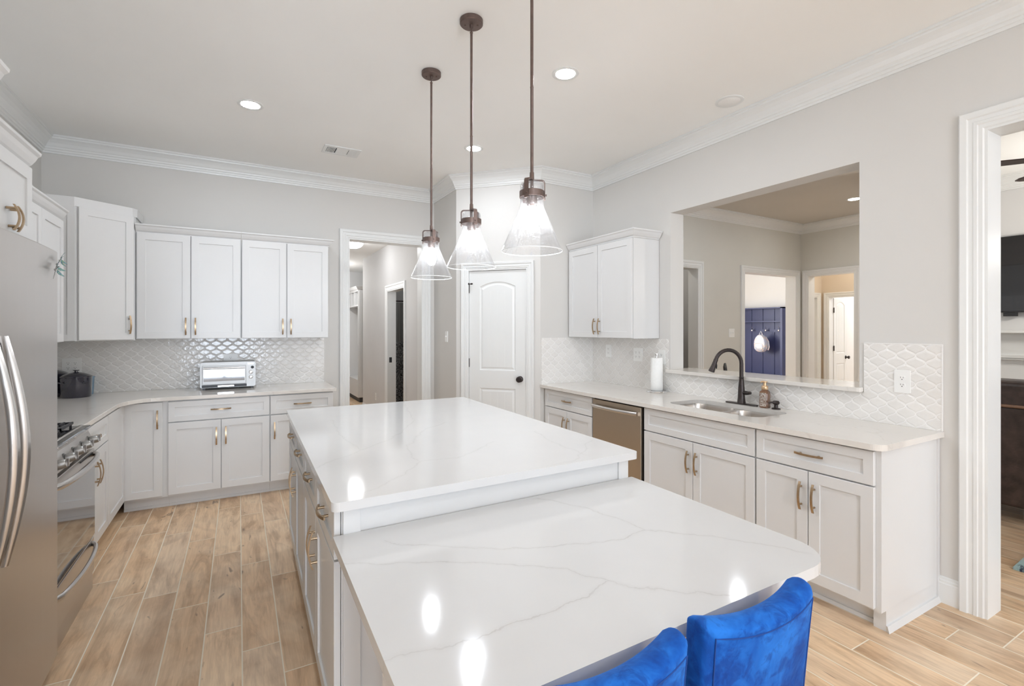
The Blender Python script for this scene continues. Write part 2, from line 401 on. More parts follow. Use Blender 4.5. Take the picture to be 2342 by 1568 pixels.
# casings
CAS = [(0, 0), (0, .010), (.006, .014), (.022, .014), (.026, .019), (.040, .019), (.043, .016), (.060, .017), (.066, .024), (.092, .026), (.098, .020), (.098, 0)]
def casing(name, F, a0, a1, z1, label, prof=CAS, z0=0, jamb=TH, k=1.0, jd=-1):
    """door casing on a face frame plus the jamb lining of the opening"""
    mb = MB(lambda x, y, h: F(x, h, y))
    sweep(mb, [(a0, z0), (a0, z1), (a1, z1), (a1, z0)], [(o * k, h) for o, h in prof])
    o = mb.build(name, 'trim'); struct(o, label, 'door casing')
    j = MB(F); e = .012
    j.box(a0 - .001, a0 + e, -jamb - .004, .008, z0, z1); j.box(a1 - e, a1 + .001, -jamb - .004, .008, z0, z1); j.box(a0 + e, a1 - e, -jamb - .004, .008, z1 - e, z1 + .001)
    j.build('jamb', 'trim', o)
    return o
FB = frame((0, YB), (1, 0), (0, -1))
casing('trim_2', FB, OX0, OX1, OZ, 'white fluted casing of the hallway doorway', k=.95)
FR = frame((XR, 0), (0, -1), (-1, 0))
casing('trim_3', FR, -CY1, -CY0, CZZ, 'white fluted casing of the living room opening', jamb=.16)
casing('trim_4', FD, D0, D1, DZ, 'white casing around the pantry door', k=.72, jamb=.1)
BASE = [(0, 0), (.014, 0), (.014, .105), (.010, .110), (.011, .120), (.006, .126), (.006, .134), (0, .140)]
def baseboard(name, path, label, m='trim'):
    mb = MB(); sweep(mb, path, [(-o, h) for o, h in BASE])
    return struct(mb.build(name, m), label, 'baseboard')
baseboard('baseboard_right', [(XR, 1.180), (XR, 1.086)], 'white stepped baseboard beside the end of the sink cabinets')
baseboard('baseboard_pantry', [(2.0, YB - .005), PA, (PA[0] + dv.x * .055, PA[1] + dv.y * .055)], 'white baseboard below the light switch wall')
# window frames behind the viewer
for i, x0 in enumerate((-1.25, 1.2)):
    mb = MB(); y = YR + .03
    zb = .1 if i == 0 else .5
    for a, b, c, d in ((0, 1.8, zb - .5, zb - .44), (0, 1.8, 1.94, 2.0), (0, .06, zb - .5, 2), (1.74, 1.8, zb - .5, 2), (.87, .93, zb - .5, 2), (0, 1.8, .97, 1.03)): mb.box(x0 + a, x0 + b, y, y + .04, .5 + c, .5 + d)
    struct(mb.build('window_%d' % (i + 1), 'trim'), 'white window frame in the rear kitchen wall', 'window')

bl = empty('window_blind', (-.35, YR + .09, .12), 0, 'white horizontal blind on the tall window behind the viewer', 'blind')
mb = MB()
for k in range(30): mb.add([(-.86, -.012, k * .078), (.86, -.012, k * .078), (.86, .012, k * .078 + .012), (-.86, .012, k * .078 + .012), (-.86, -.012, k * .078 + .003), (.86, -.012, k * .078 + .003), (.86, .012, k * .078 + .015), (-.86, .012, k * .078 + .015)], [(0, 3, 2, 1), (4, 5, 6, 7), (0, 1, 5, 4), (1, 2, 6, 5), (2, 3, 7, 6), (3, 0, 4, 7)])
mb.build('slats', 'trim', bl)
# ---------------------------------------------------------------- pantry door (two panels, arched top)
def panel_door(name, F, w, h, label, knob_side=1, group=None, parent=None, z0=.01, hinges=(.33, 1.115, 1.886), hinge_side=0):
    d = empty(name, (0, 0, 0)); struct(d, label, 'door')
    mb = MB(F); t = .035; st = .115; n = 14
    def ring(x0, x1, a, b, arch, ins):
        pts = [(x0 + ins, a + ins), (x1 - ins, a + ins)]
        for k in range(n + 1):
            q = k / n; x = (x1 - ins) + (x0 - x1 + 2 * ins) * q
            pts.append((x, b - ins + arch * (1 - (2 * q - 1) ** 2)))
        return pts
    pans = [ring(st, w - st, 1.04, 1.905, .05, 0), ring(st, w - st, .20, .855, 0, 0)]
    outer = [(0, z0), (w, z0), (w, h), (0, h)]
    polys = [[Vector((x, z, 0)) for x, z in p] for p in [outer] + pans]
    flat = [p for q in polys for p in q]
    mb.add([(p.x, 0, p.y) for p in flat], [tuple(q) for q in geometry.tessellate_polygon(polys)])
    for (x0, x1, a, b, arch) in ((st, w - st, 1.04, 1.905, .05), (st, w - st, .20, .855, 0)):
        R_ = []
        for ins, dep in ((0, 0), (.006, -.007), (.016, -.009), (.034, -.003), (.040, -.003)):
            R_.append([(x, dep, z) for x, z in ring(x0, x1, a, b, arch, ins)])
        mb.loft(R_, caps=False)
        q = R_[-1]; mb.add(q, [tuple(range(len(q)))])
        # shallow vertical grooves of the beadboard panel
        ww = x1 - x0 - .08
        for k in range(1, 4):
            gx = x0 + .04 + ww * k / 4
            mb.box(gx - .0012, gx + .0012, -.004, -.0018, a + .045, b - .045)
    mb.box(0, w, -t, -.001, z0, h) if False else mb.add([(0, -t, z0), (w, -t, z0), (w, -t, h), (0, -t, h), (0, 0, z0), (w, 0, z0), (w, 0, h), (0, 0, h)],
        [(0, 1, 2, 3), (0, 4, 5, 1), (1, 5, 6, 2), (2, 6, 7, 3), (3, 7, 4, 0)])
    o = mb.build('door_leaf', 'trim', d)
    kx = w - .065 if knob_side else .065
    k = MB(F)
    def dk(mb, prof, kx, kz):
        rings = []
        for r, q in prof: rings.append([(kx + r * math.cos(2 * math.pi * i / 24), q, kz + r * math.sin(2 * math.pi * i / 24)) for i in range(24)])
        mb.loft(rings)
    dk(k, [(.032, 0), (.032, .006), (.028, .010), (.012, .014), (.011, .030), (.020, .034), (.029, .045), (.030, .055), (.024, .064), (.001, .067)], kx, .957)
    k.build('door_knob', 'orb', d, smooth=True)
    for z in hinges:
        hb = MB(F); hx = -.004 if hinge_side == 0 else w + .004
        hb.box(hx - .007, hx + .007, -.004, .009, z - .045, z + .045); hb.build('hinge', 'orb', d)
    return d
FP = frame(FD(D0 + .014, -.012, 0)[:2], dv, dn)
pw = D1 - D0 - .028
pd = panel_door('door_1', FP, pw, DZ - .016, 'white two-panel pantry door with arched top panel and dark round knob', hinges=(1.115, 1.886))
mb = MB(FP); mb.tube([(-.004, .012, 1.935), (.03, .03, 1.935)], .004, 8); mb.lathe([(.006, 1.925), (.009, 1.93), (.009, 1.945), (.004, 1.95)], (-.004, .012, 0), 12)
mb.tube([(.028, .028, 1.935), (.045, .036, 1.935)], .0085, 12); mb.build('door_stop', 'orb', pd, smooth=True)

# ---------------------------------------------------------------- cabinets
def shaker(F, a0, a1, z0, z1, t=.02, rail=.057, rec=.008, n0=.002):
    mb = MB(F); n1 = n0 + t; ri = min(rail, (a1 - a0) * .3, (z1 - z0) * .3)
    o = [(a0, z0), (a1, z0), (a1, z1), (a0, z1)]; i = [(a0 + ri, z0 + ri), (a1 - ri, z0 + ri), (a1 - ri, z1 - ri), (a0 + ri, z1 - ri)]
    e = .0015; oc = [(a0 + e, z0 + e), (a1 - e, z0 + e), (a1 - e, z1 - e), (a0 + e, z1 - e)]
    mb.loft([[(a, n0, z) for a, z in o], [(a, n1 - e, z) for a, z in o], [(a, n1, z) for a, z in oc], [(a, n1, z) for a, z in i],
             [(a, n1 - rec + .001, z) for a, z in i]], caps=False)
    k = .0015; i2 = [(i[0][0] + k, i[0][1] + k), (i[1][0] - k, i[1][1] + k), (i[2][0] - k, i[2][1] - k), (i[3][0] + k, i[3][1] - k)]
    mb.loft([[(a, n1 - rec + .001, z) for a, z in i], [(a, n1 - rec, z) for a, z in i2]], caps=False)
    mb.add([(a, n1 - rec, z) for a, z in i2], [(0, 1, 2, 3)]); mb.add([(a, n0, z) for a, z in o], [(3, 2, 1, 0)])
    return mb
def pull(F, a, z, vert=True, n0=.022, L=.150, c=.096, parent=None, rise=.016, so=.016):
    """arched bar pull on two round posts"""
    mb = MB(F); N = 12; rings = []
    hw, ht = .0055, .003
    for k in range(N + 1):
        s = -L / 2 + L * k / N; q = n0 + so + rise * (1 - (2 * s / L) ** 2)
        if vert: rings.append([(a - hw, q - ht, z + s), (a + hw, q - ht, z + s), (a + hw, q + ht, z + s), (a - hw, q + ht, z + s)])
        else: rings.append([(a + s, q - ht, z - hw), (a + s, q - ht, z + hw), (a + s, q + ht, z + hw), (a + s, q + ht, z - hw)])
    mb.loft(rings)
    q = n0 + so + rise * (1 - (c / L) ** 2)
    for s in (-c / 2, c / 2):
        x, zz = (a, z + s) if vert else (a + s, z)
        mb.loft([[(x + .0052 * math.cos(t), n0 - .006, zz + .0052 * math.sin(t)) for t in [2 * math.pi * i / 12 for i in range(12)]],
                 [(x + .0052 * math.cos(t), q, zz + .0052 * math.sin(t)) for t in [2 * math.pi * i / 12 for i in range(12)]]])
    return mb.build('handle', 'bronze', parent)
CCR = [(0, 0), (.006, 0), (.008, .008), (.020, .018), (.032, .036), (.040, .052), (.050, .060), (.052, .070), (0, .070)]
def cabinet(name, label, F, w, depth, z0, z1, fronts, toe=0, group=None, crown=None, ends=True, toe_in=.075, base=None, body_ext=0, cat='cabinet', rec=None, crown_ret=(0, 0), crown_w=(0, 0), hollow=False):
    c = empty(name, base or F(w / 2, -depth / 2, 0)[:2] + (0,), 0, label, cat, group)
    off = Vector(c.location)
    G = lambda p, q, z: tuple(Vector(F(p, q, z)) - off)
    mb = MB(G)
    if hollow: mb.box(0, w, -.02, 0, z0 + toe, z1); mb.box(0, w, -depth, -.02, z0 + toe, .66)
    else: mb.box(0, w, -depth, 0, z0 + toe, z1)
    if toe: mb.box(0, w, -depth, -toe_in, z0, z0 + toe + .001)
    mb.build('body', 'cab', c)
    if toe:
        tb = MB(G); tb.box(0, w, -toe_in, -toe_in + .008, z0 + .001, z0 + .022); tb.build('shoe_molding', 'cab', c)
    for fr in fronts:
        kind, a0, a1, b0, b1 = fr[:5]
        d = shaker(G, a0, a1, b0, b1, rail=.057 if kind == 'door' else .045).build(kind, 'cab', c)
        if len(fr) > 5 and fr[5]:
            hp = fr[5]
            if kind != 'door': pull(G, (a0 + a1) / 2, (b0 + b1) / 2, False, parent=d, n0=.014)
            else:
                a = a0 + .032 if hp[0] == 'l' else a1 - .032
                z = b0 + .105 if hp[1] == 'b' else b1 - .135
                pull(G, a, z, True, parent=d)
    if crown:
        k = MB(G); p = []
        L_, R_ = crown_ret; cw0, cw1 = crown_w
        if L_: p += [(-cw0, -L_)]
        p += [(-cw0, .0), (w + cw1, .0)]
        if R_: p += [(w + cw1, -R_)]
        T = MB(lambda x, y, h: G(x, y, h)); sweep(T, p, [(o, crown - .070 + h) for o, h in CCR]); T.build('crown_molding', 'cab', c)
    return c
g = .0025
# upper cabinets on the back wall
UZ0, UZ1 = 1.380, 2.278
FU = frame((-.752, 5.115), (1, 0), (0, -1))
UG = 'shaker wall cabinets above the toaster oven counter'
cabinet('wall_cabinet', 'white double-door wall cabinet over the toaster oven, beside the tall corner cabinet', FU, .770, .325, UZ0, UZ1,
        [('door', .008, .383, UZ0 + .004, UZ1 - .002, 'rb'), ('door', .390, .764, UZ0 + .004, UZ1 - .002, 'lb')], group=UG, crown=2.346)
FU2 = frame((.022, 5.115), (1, 0), (0, -1))
cabinet('wall_cabinet', 'white double-door wall cabinet ending beside the hallway doorway', FU2, .752, .325, UZ0, UZ1,
        [('door', .006, .373, UZ0 + .004, UZ1 - .002, 'rb'), ('door', .380, .749, UZ0 + .004, UZ1 - .002, 'lb')], group=UG, crown=2.346, crown_ret=(0, .30))
# diagonal corner wall cabinet (pentagon body)
c = empty('corner_wall_cabinet', (-1.12, 5.13, 0), 0, 'tall white angled corner wall cabinet with one door, higher than its neighbours', 'cabinet')
def sub(c): 
    o = Vector(c.location); return lambda x, y, z: (x - o.x, y - o.y, z - o.z)
DC = [(XL + .002, 4.870), (-1.085, 4.870), (-.765, 5.095), (-.755, 5.110), (-.755, YB - .002), (XL + .002, YB - .002)]
mb = MB(sub(c)); mb.slab(DC, 1.372, 2.402); mb.build('body', 'cab', c)
a = Vector((-1.085, 4.870)); b = Vector((-.765, 5.095)); dd = (b - a); dl = dd.length; dd.normalize(); nn = Vector((dd.y, -dd.x))
FC = frame(tuple(a), dd, nn); off = Vector(c.location); GC = lambda p, q, z: tuple(Vector(FC(p, q, z)) - off)
d = shaker(GC, .012, dl - .008, 1.378, 2.398).build('door', 'cab', c); pull(GC, dl - .045, 1.50, True, parent=d)
FS = frame((XL + .01, 4.870), (1, 0), (0, -1)); GS = lambda p, q, z: tuple(Vector(FS(p, q, z)) - off)
shaker(GS, 0, .335, 1.374, 2.400, t=.012, rail=.045, rec=.008).build('side_panel', 'cab', c)
mb = MB(sub(c)); sweep(mb, [(XL + .004, 4.858), (-1.090, 4.858), (-.770, 5.083), (-.745, 5.12), (-.745, YB - .01)][::-1], [(-o, 2.400 + h) for o, h in CCR]); mb.build('crown_molding', 'cab', c)
# wall cabinets over the range
FL = frame((-1.08, 2.84), (0, 1), (1, 0))
LG = 'shaker wall cabinets above the range counter'
cabinet('wall_cabinet', 'white wall cabinet above the gas range, partly behind the refrigerator cabinet', FL, .735, .345, 1.62, 2.215, [('door', .004, .365, 1.624, 2.212, 'rb'), ('door', .370, .732, 1.624, 2.212, 'lb')], group=LG, crown=2.284)
FL = frame((-1.08, 3.577), (0, 1), (1, 0))
cabinet('wall_cabinet', 'white double-door wall cabinet between the range and the angled corner cabinet', FL, .893, .345, 1.372, 2.215, [('door', .004, .458, 1.376, 2.212, 'rb'), ('door', .463, .890, 1.376, 2.212, 'lb')], group=LG, crown=2.284)
# cabinet over the refrigerator and tall pantry cabinet
FL = frame((-.791, 1.955), (0, 1), (1, 0))
cabinet('refrigerator_cabinet', 'white deep cabinet mounted above the stainless refrigerator', FL, .867, .634, 1.83, 2.150, [('door', .004, .43, 1.834, 2.148), ('door', .435, .864, 1.834, 2.148)], crown=2.215)
rc = [o for o in bpy.data.objects if o.name == 'refrigerator_cabinet'][0]
off2 = Vector(rc.location); GR = lambda p, q, z: tuple(Vector(FL(p, q, z)) - off2)
drs = [o for o in bpy.data.objects if o.parent == rc and o.name.startswith('door')]
# short pulls just above the refrigerator
pull(GR, .655, 1.893, True, parent=drs[1], L=.10, c=.07); pull(GR, .615, 1.893, True, parent=drs[0], L=.10, c=.07)
FL = frame((-.627, 1.30), (0, 1), (1, 0))
cabinet('tall_pantry_cabinet', 'white tall cabinet end with crown at the ceiling side of the refrigerator', FL, .635, .80, 0, 2.142, [('door', .004, .315, 1.3, 2.138), ('door', .32, .632, 1.3, 2.138), ('door', .004, .315, .115, 1.29), ('door', .32, .632, .115, 1.29)], toe=.10, crown=2.21)

# upper cabinet on the right wall
FRU = frame((XR - .33 + .02, 4.112), (0, -1), (-1, 0))
cabinet('wall_cabinet', 'white double-door wall cabinet with crown between the pantry and the pass-through', FRU, .932, .306, 1.382, 2.262,
        [('door', .014, .468, 1.386, 2.258, 'rb'), ('door', .474, .928, 1.386, 2.258, 'lb')], crown=2.334, crown_ret=(0, .30))
# base cabinets -------------------------------------------------
BZ = .884
FBL = frame((-.79, 4.845), (1, 0), (0, -1))
BG = 'shaker base cabinets along the toaster oven counter'
cabinet('base_cabinet', 'white base cabinet below the toaster oven with one wide drawer over two doors', frame((-.500, 4.845), (1, 0), (0, -1)), .742, .595, 0, BZ,
        [('drawer', .0, .738, .708, .872, 1), ('door', .0, .368, .115, .700, 'rt'), ('door', .373, .738, .115, .700, 'lt')], toe=.10, group=BG)
cabinet('base_cabinet', 'white base cabinet nearest the hallway doorway with one drawer over one door', frame((.243, 4.845), (1, 0), (0, -1)), .532, .595, 0, BZ,
        [('drawer', .003, .530, .708, .872, 1), ('door', .003, .530, .115, .700, 'lt')], toe=.10, group=BG)
c = cabinet('corner_base_cabinet', 'white corner base cabinet with folding doors in the inside corner', frame((-.800, 4.845), (1, 0), (0, -1)), .299, .595, 0, BZ,
        [('door', .006, .262, .115, .872, 'rt')], toe=.10)
off3 = Vector(c.location); F5 = frame((-.802, 4.275), (0, 1), (1, 0)); G5 = lambda p, q, z: tuple(Vector(F5(p, q, z)) - off3)
mb = MB(G5); mb.box(-.0, .569, -.62, 0, .10, BZ); mb.box(0, .569, -.62, -.075, 0, .101); mb.box(.49, .66, -.62, -.075, 0, .1); mb.build('side_body', 'cab', c)
shaker(G5, .006, .545, .115, .872).build('door', 'cab', c)
cabinet('base_cabinet', 'white base cabinet between the range and the corner with drawer over two doors', frame((-.802, 3.595), (0, 1), (1, 0)), .678, .62, 0, BZ,
        [('drawer', .004, .674, .708, .872, 1), ('door', .004, .336, .115, .700, 'rt'), ('door', .341, .674, .115, .700, 'lt')], toe=.10)
# right run
RG = 'shaker base cabinets along the sink counter'
XF = XR - .63 + .02
def FRB(y): return frame((XF, y), (0, -1), (-1, 0))
cabinet('base_cabinet', 'white base cabinet between the pantry and the dishwasher with drawer over two doors', FRB(4.118), .776, .60, 0, BZ,
        [('drawer', .030, .772, .708, .872, 1), ('door', .030, .398, .115, .700, 'rt'), ('door', .403, .772, .115, .700, 'lt')], toe=.10, group=RG)
cabinet('base_cabinet', 'white sink base cabinet with a blank drawer front over two doors', FRB(2.730), .912, .60, 0, BZ,
        [('drawer', .006, .908, .708, .872), ('door', .006, .455, .115, .700, 'rt'), ('door', .460, .908, .115, .700, 'lt')], toe=.10, group=RG, hollow=True)
c = cabinet('base_cabinet', 'white base cabinet at the open end of the sink counter, drawer over two doors', FRB(1.816), .622, .60, 0, BZ,
        [('drawer', .006, .616, .708, .872, 1), ('door', .006, .303, .115, .700, 'rt'), ('door', .308, .616, .115, .700, 'lt')], toe=.10, group=RG)
off4 = Vector(c.location); G6 = lambda x, y, z: (x - off4.x, y - off4.y, z)
mb = MB(G6); mb.box(XF, XR - .003, 1.176, 1.194, .10, BZ); mb.box(XF + .06, XR - .003, 1.176, 1.194, 0, .1005); mb.box(XF + .045, XF + .0595, 1.176, 1.23, .0, .10)
mb.box(XR - .022, XR - .003, 1.168, 1.176, .02, BZ); mb.build('end_panel', 'cab', c)
mb = MB(G6); mb.loft([[(XF + .045, 1.176, 0), (XR - .003, 1.176, 0), (XR - .003, 1.176, .03), (XF + .045, 1.176, .03)], [(XF + .035, 1.158, 0), (XR - .003, 1.158, 0), (XR - .003, 1.168, .028), (XF + .04, 1.168, .028)]])
mb.build('shoe_molding', 'cab', c)

# dishwasher -----------------------------------------------------
c = empty('dishwasher', (2.95, 3.04, 0), 0, 'stainless dishwasher with a curved bar handle under the counter', 'dishwasher')
O = sub(c); mb = MB(O); mb.box(XF, XF + .57, 2.742, 3.336, .10, .880); mb.build('body', 'black', c)
mb = MB(O); mb.slab([(XF - .028, 2.752), (XF - .002, 2.752), (XF - .002, 3.330), (XF - .028, 3.330)], .105, .868); mb.build('door', 'steel_dw', c, bevel=.004)
mb = MB(O); mb.box(XF + .05, XF + .06, 2.742, 3.336, 0, .10); mb.build('toe_panel', 'black', c)
mb = MB(O); pts = []; N = 16
for k in range(N + 1):
    q = k / N; y = 3.315 - .535 * q; pts.append((XF - .040 - .030 * math.sin(math.pi * q) ** .7, y, .815))
mb.tube(pts, .013, 12, flat=1.25); mb.box(XF - .045, XF - .026, 2.784, 2.806, .802, .828); mb.box(XF - .045, XF - .026, 3.29, 3.312, .802, .828)
mb.build('handle', 'steel', c, smooth=True)

# ---------------------------------------------------------------- countertops, ledge, backsplash
CQ = quartz('counter_quartz', (.735, .70, .655), strength=0, rough=.1, sparse=1.3)
M['cq'] = CQ
c1 = MB().slab([(XL + .002, 3.585), (-.775, 3.585)] + [(-.775, 4.50), (-.772, 4.56), (-.760, 4.62), (-.738, 4.68), (-.705, 4.735), (-.66, 4.776), (-.61, 4.797), (-.55, 4.803)] + [(.795, 4.803), (.803, 4.812), (.803, YB - .002), (XL + .002, YB - .002)], .884, .914)
tag(c1.build('countertop', 'cq', bevel=.003), 'pale quartz countertop turning the corner under the toaster oven', 'countertop')
hole = rrect(2.795, 3.165, 1.895, 2.635, .085, 6)
c2 = MB().slab([(2.622, 4.115), (2.642, 4.122) if False else (2.636, 4.1235), (XR - .001, 4.1235), (XR - .001, 1.150)] + [(2.636 + .06 - .06 * math.sin(R(9 * k)), 1.150 + .06 - .06 * math.cos(R(9 * k))) for k in range(11)], .884, .914, [hole[::-1]])
tag(c2.build('countertop', 'cq', bevel=.003), 'pale quartz sink countertop below the pass-through', 'countertop')
LO = rrect(3.246, 3.62, 1.535, 3.068, .03, 4)
# the ledge fills the opening: notched around the wall faces
led = MB().slab([(3.262, 1.535), (3.2975, 1.535), (3.2975, 1.562), (3.459, 1.562), (3.459, 1.50), (3.60, 1.50), (3.62, 1.52), (3.62, 3.09), (3.60, 3.11), (3.459, 3.11), (3.459, 3.048), (3.2975, 3.048), (3.2975, 3.066), (3.250, 3.066), (3.246, 3.062), (3.246, 1.552), (3.250, 1.540)], 1.085, 1.112)
tag(led.build('bar_ledge', 'cq', bevel=.003), 'pale quartz bar ledge in the pass-through opening', 'ledge')
EPS = .008
SZ = 1.378
def bs(name, boxes, m, label):
    mb = MB()
    for b in boxes: mb.box(*b)
    o = mb.build(name, m); tag(o, label, 'backsplash'); return o
bs('tile_backsplash', [(XL + EPS, .783, YB - EPS, YB - .0005, .9145, SZ)], 'tile_x', 'grey arabesque tile backsplash behind the toaster oven')
bs('tile_backsplash', [(XL + .0005, XL + EPS, 2.85, YB - .0005, .9145, SZ)], 'tile_y', 'arabesque tile backsplash on the wall behind the range')
bs('tile_backsplash', [(2.642, XR - EPS, YP - EPS, YP - .0005, .9145, SZ)], 'tile_x', 'short arabesque tile backsplash against the pantry wall')
o = bs('tile_backsplash', [(XR - EPS, XR - .0005, 3.070, YP - .0005, .9145, SZ), (XR - EPS, XR - .0005, 1.532, 3.070, .9145, 1.0835), (XR - EPS, XR - .0005, 1.158, 1.532, .9145, SZ)], 'tile_y', 'arabesque tile backsplash running behind the sink')
mb = MB(); mb.box(XR - EPS - .002, XR - .0004, 1.154, 1.1585, .9145, SZ + .003); mb.box(XR - EPS - .002, XR - .0004, 1.1585, 1.532, SZ, SZ + .004); mb.build('metal_edge', 'grey_speaker', o)

# ---------------------------------------------------------------- island (slightly out of square with the walls)
IX, IY = .255, 1.612
def isl(x, y, z): return (IX + x + .0138 * y, IY + y + .012 * x, z)
def W2I(X, Y):
    y = (Y - IY - .012 * (X - IX)) / (1 - .0138 * .012); return (X - IX - .0138 * y, y)
def pz(u, v, z):
    a = (u - 1171) / F_PX; s, co = math.sin(.51042), math.cos(.51042); t = (z - CAM_Z) / (-(v - 753.1) / F_PX)
    return (t * (s + co * a), t * (co - s * a))
VL = [[(1225, 1138), (1330, 1160), (1400, 1180), (1480, 1212), (1560, 1220), (1700, 1235), (1850, 1262)], [(1480, 1212), (1430, 1232), (1340, 1244), (1200, 1252), (1050, 1255), (880, 1235)],
      [(780, 1288), (890, 1290), (1000, 1285), (1100, 1288), (1200, 1292), (1300, 1305), (1385, 1328), (1450, 1345), (1560, 1352), (1690, 1358)],
      [(1385, 1328), (1360, 1350), (1300, 1380), (1200, 1420), (1100, 1455), (860, 1510)]]
VU = [[(925, 925), (945, 960), (930, 980), (890, 1005), (830, 1028), (720, 1070)], [(762, 960), (775, 990), (800, 1010), (825, 1028)], [(1020, 965), (975, 980), (930, 1020), (945, 1045), (960, 1055), (1050, 1045), (1130, 1010)],
      [(960, 1055), (920, 1085), (880, 1105), (830, 1130)], [(1355, 1005), (1330, 1035), (1312, 1052), (1270, 1062)], [(1225, 985), (1250, 1005), (1300, 1025), (1340, 1040)]]
M['q_low'] = quartz('island_quartz_lower', (.65, .648, .643), [[pz(u, v, .80) for u, v in l] for l in VL], .38, .09)
M['q_up'] = quartz('island_quartz_upper', (.665, .66, .653), [[pz(u, v, .914) for u, v in l] for l in VU], .24, .09)
def T_isl(x, y, z): return isl(x, y, z)
def isl_slab(x0, x1, y0, y1, z0, z1, rs): 
    mb = MB(T_isl); mb.slab(rrect(x0, x1, y0, y1, 0, 8, rs), z0, z1); return mb
tag(isl_slab(0, 1.311, 0, 2.03, .884, .914, (.025, .03, .02, .02)).build('island_countertop', 'q_up', bevel=.0035), 'white veined quartz top of the raised island tier', 'countertop')
tag(isl_slab(.007, 1.288, -.85, .0262, .768, .800, (.10, .13, .004, .004)).build('island_table_top', 'q_low', bevel=.0035), 'white veined quartz table top on the lower island tier', 'table top')
FI = lambda p, q, z: isl(.035 - q, 1.975 - p, z)      # left face, looking towards +X: along runs towards the viewer
IG = 'island cabinets with drawers over doors'
def icab(y0, y1, label):
    p0 = 1.975 - y1; Wd = y1 - y0
    F = lambda p, q, z: FI(p + p0, q, z)
    h = Wd / 2
    return cabinet('island_cabinet', label, F, Wd, 1.235, 0, .884,
        [('drawer', .004, h - .003, .716, .874, 1), ('drawer', h + .003, Wd - .004, .716, .874, 1), ('door', .004, h - .003, .115, .708, 'rt'), ('door', h + .003, Wd - .004, .115, .708, 'lt')], toe=.10, group=IG)
cB = icab(1.010, 1.975, 'white island cabinet at the end near the hallway, two drawers over two doors')
cA = icab(.043, 1.008, 'white island cabinet next to the lower quartz table, two drawers over two doors')
offA = Vector(cA.location)
FE = lambda p, q, z: tuple(Vector(isl(.039 + p, .041 - q, z)) - offA)
mb = MB(FE); mb.box(0, 1.229, .0005, .005, .02, .883); mb.box(0, .055, .005, .0135, .02, .883); mb.box(1.174, 1.229, .005, .0135, .02, .883); mb.box(.055, 1.174, .005, .0135, .02, .12)
mb.box(.055, 1.174, .005, .0135, .70, .767)
mb.build('end_panel', 'cab', cA, bevel=.001)
mb = MB(lambda x, y, z: tuple(Vector(isl(x, y, z)) - offA)); mb.box(1.2705, 1.282, .043, 1.008, 0, .883); mb.build('rear_panel', 'cab', cA)
# legs under the lower table
for (lx, ly, lab) in ((1.165, -.755, 'square white post under the table corner beside the blue chair'), (.065, -.62, 'square white post under the table corner near the drawers')):
    cx, cy, _ = isl(lx, ly, 0)
    p = empty('table_post', (cx, cy, 0), 0, lab, 'table leg', 'posts under the island table')
    mb = MB(); mb.box(-.038, .038, -.038, .038, .09, .700); mb.build('post', 'cab', p, bevel=.003)
    mb = MB(); mb.box(-.046, .046, -.046, .046, 0, .09); mb.build('foot', 'cab', p, bevel=.003)
    mb = MB(); mb.box(-.046, .046, -.046, .046, .700, .768); mb.build('cap', 'cab', p, bevel=.003)

# ---------------------------------------------------------------- sink, faucet and things on the sink counter
c = empty('sink', (2.98, 2.26, .7), 0, 'stainless undermount double bowl sink', 'sink'); O = sub(c)
def bowl(x0, x1, y0, y1, zt, zb, r):
    mb = MB(O); rings = []
    for ins, z, rr in ((0, zt, r), (.004, zt - .02, r), (.010, zb + .03, r), (.028, zb + .006, r * .9), (.05, zb, r * .8)):
        rings.append([(x, y, z) for x, y in rrect(x0 + ins, x1 - ins, y0 + ins, y1 - ins, rr, 6)])
    mb.loft(rings, caps=False); mb.add(rings[-1], [tuple(range(len(rings[-1])))])
    return mb
bowl(2.800, 3.160, 2.275, 2.630, .884, .69, .075).build('bowl', 'steel_sink', c, smooth=True)
bowl(2.800, 3.160, 1.900, 2.255, .884, .69, .075).build('bowl', 'steel_sink', c, smooth=True)
mb = MB(O); mb.slab(rrect(2.78, 3.18, 1.88, 2.65, .09), .8815, .8838, [rrect(2.800, 3.160, 2.275, 2.630, .075)[::-1], rrect(2.800, 3.160, 1.900, 2.255, .075)[::-1]]); mb.build('rim', 'steel_sink', c)
for y in (2.45, 2.08):
    MB(O).lathe([(.04, .6915), (.042, .6935), (.03, .6925), (.01, .6915)], (2.98, y, 0), 20).build('drain', 'steel', c)
fx, fy = 3.222, 2.305
c = empty('faucet', (fx, fy, .914), 0, 'dark bronze gooseneck kitchen faucet behind the sink', 'faucet')
mb = MB(); mb.slab(rrect(-.024, .024, -.128, .128, .023, 6), 0, .007); mb.build('deck_plate', 'orb', c, bevel=.002)
mb = MB(); mb.lathe([(.032, .007), (.029, .012), (.025, .05), (.022, .12), (.0165, .175), (.0155, .190), (.0165, .192), (.0165, .20)], (0, 0, 0), 24); mb.build('column', 'orb', c, smooth=True)
tx, ty = -.205, .092; tl = math.hypot(tx, ty); ux, uy = tx / tl, ty / tl; pts = [(0, 0, .19)]
rr = .100
for k in range(15):
    a = math.pi * k / 14 * .91; s = rr - rr * math.cos(a); pts.append((ux * s, uy * s, .297 + rr * math.sin(a)))
lx, ly, lz = pts[-1]; px_, py_, pz_ = pts[-2]; d_ = Vector((lx - px_, ly - py_, lz - pz_)).normalized()
mb = MB(); mb.tube(pts, [.0145] + [.0138] * 15, 16); mb.build('spout', 'orb', c, smooth=True)
q0 = Vector(pts[-1]); mb = MB(); mb.tube([q0 - d_ * .004, q0 + d_ * .015, q0 + d_ * .05, q0 + d_ * .09, q0 + d_ * .093], [.0155, .0155, .017, .0225, .018], 18); mb.build('spray_head', 'orb', c, smooth=True)
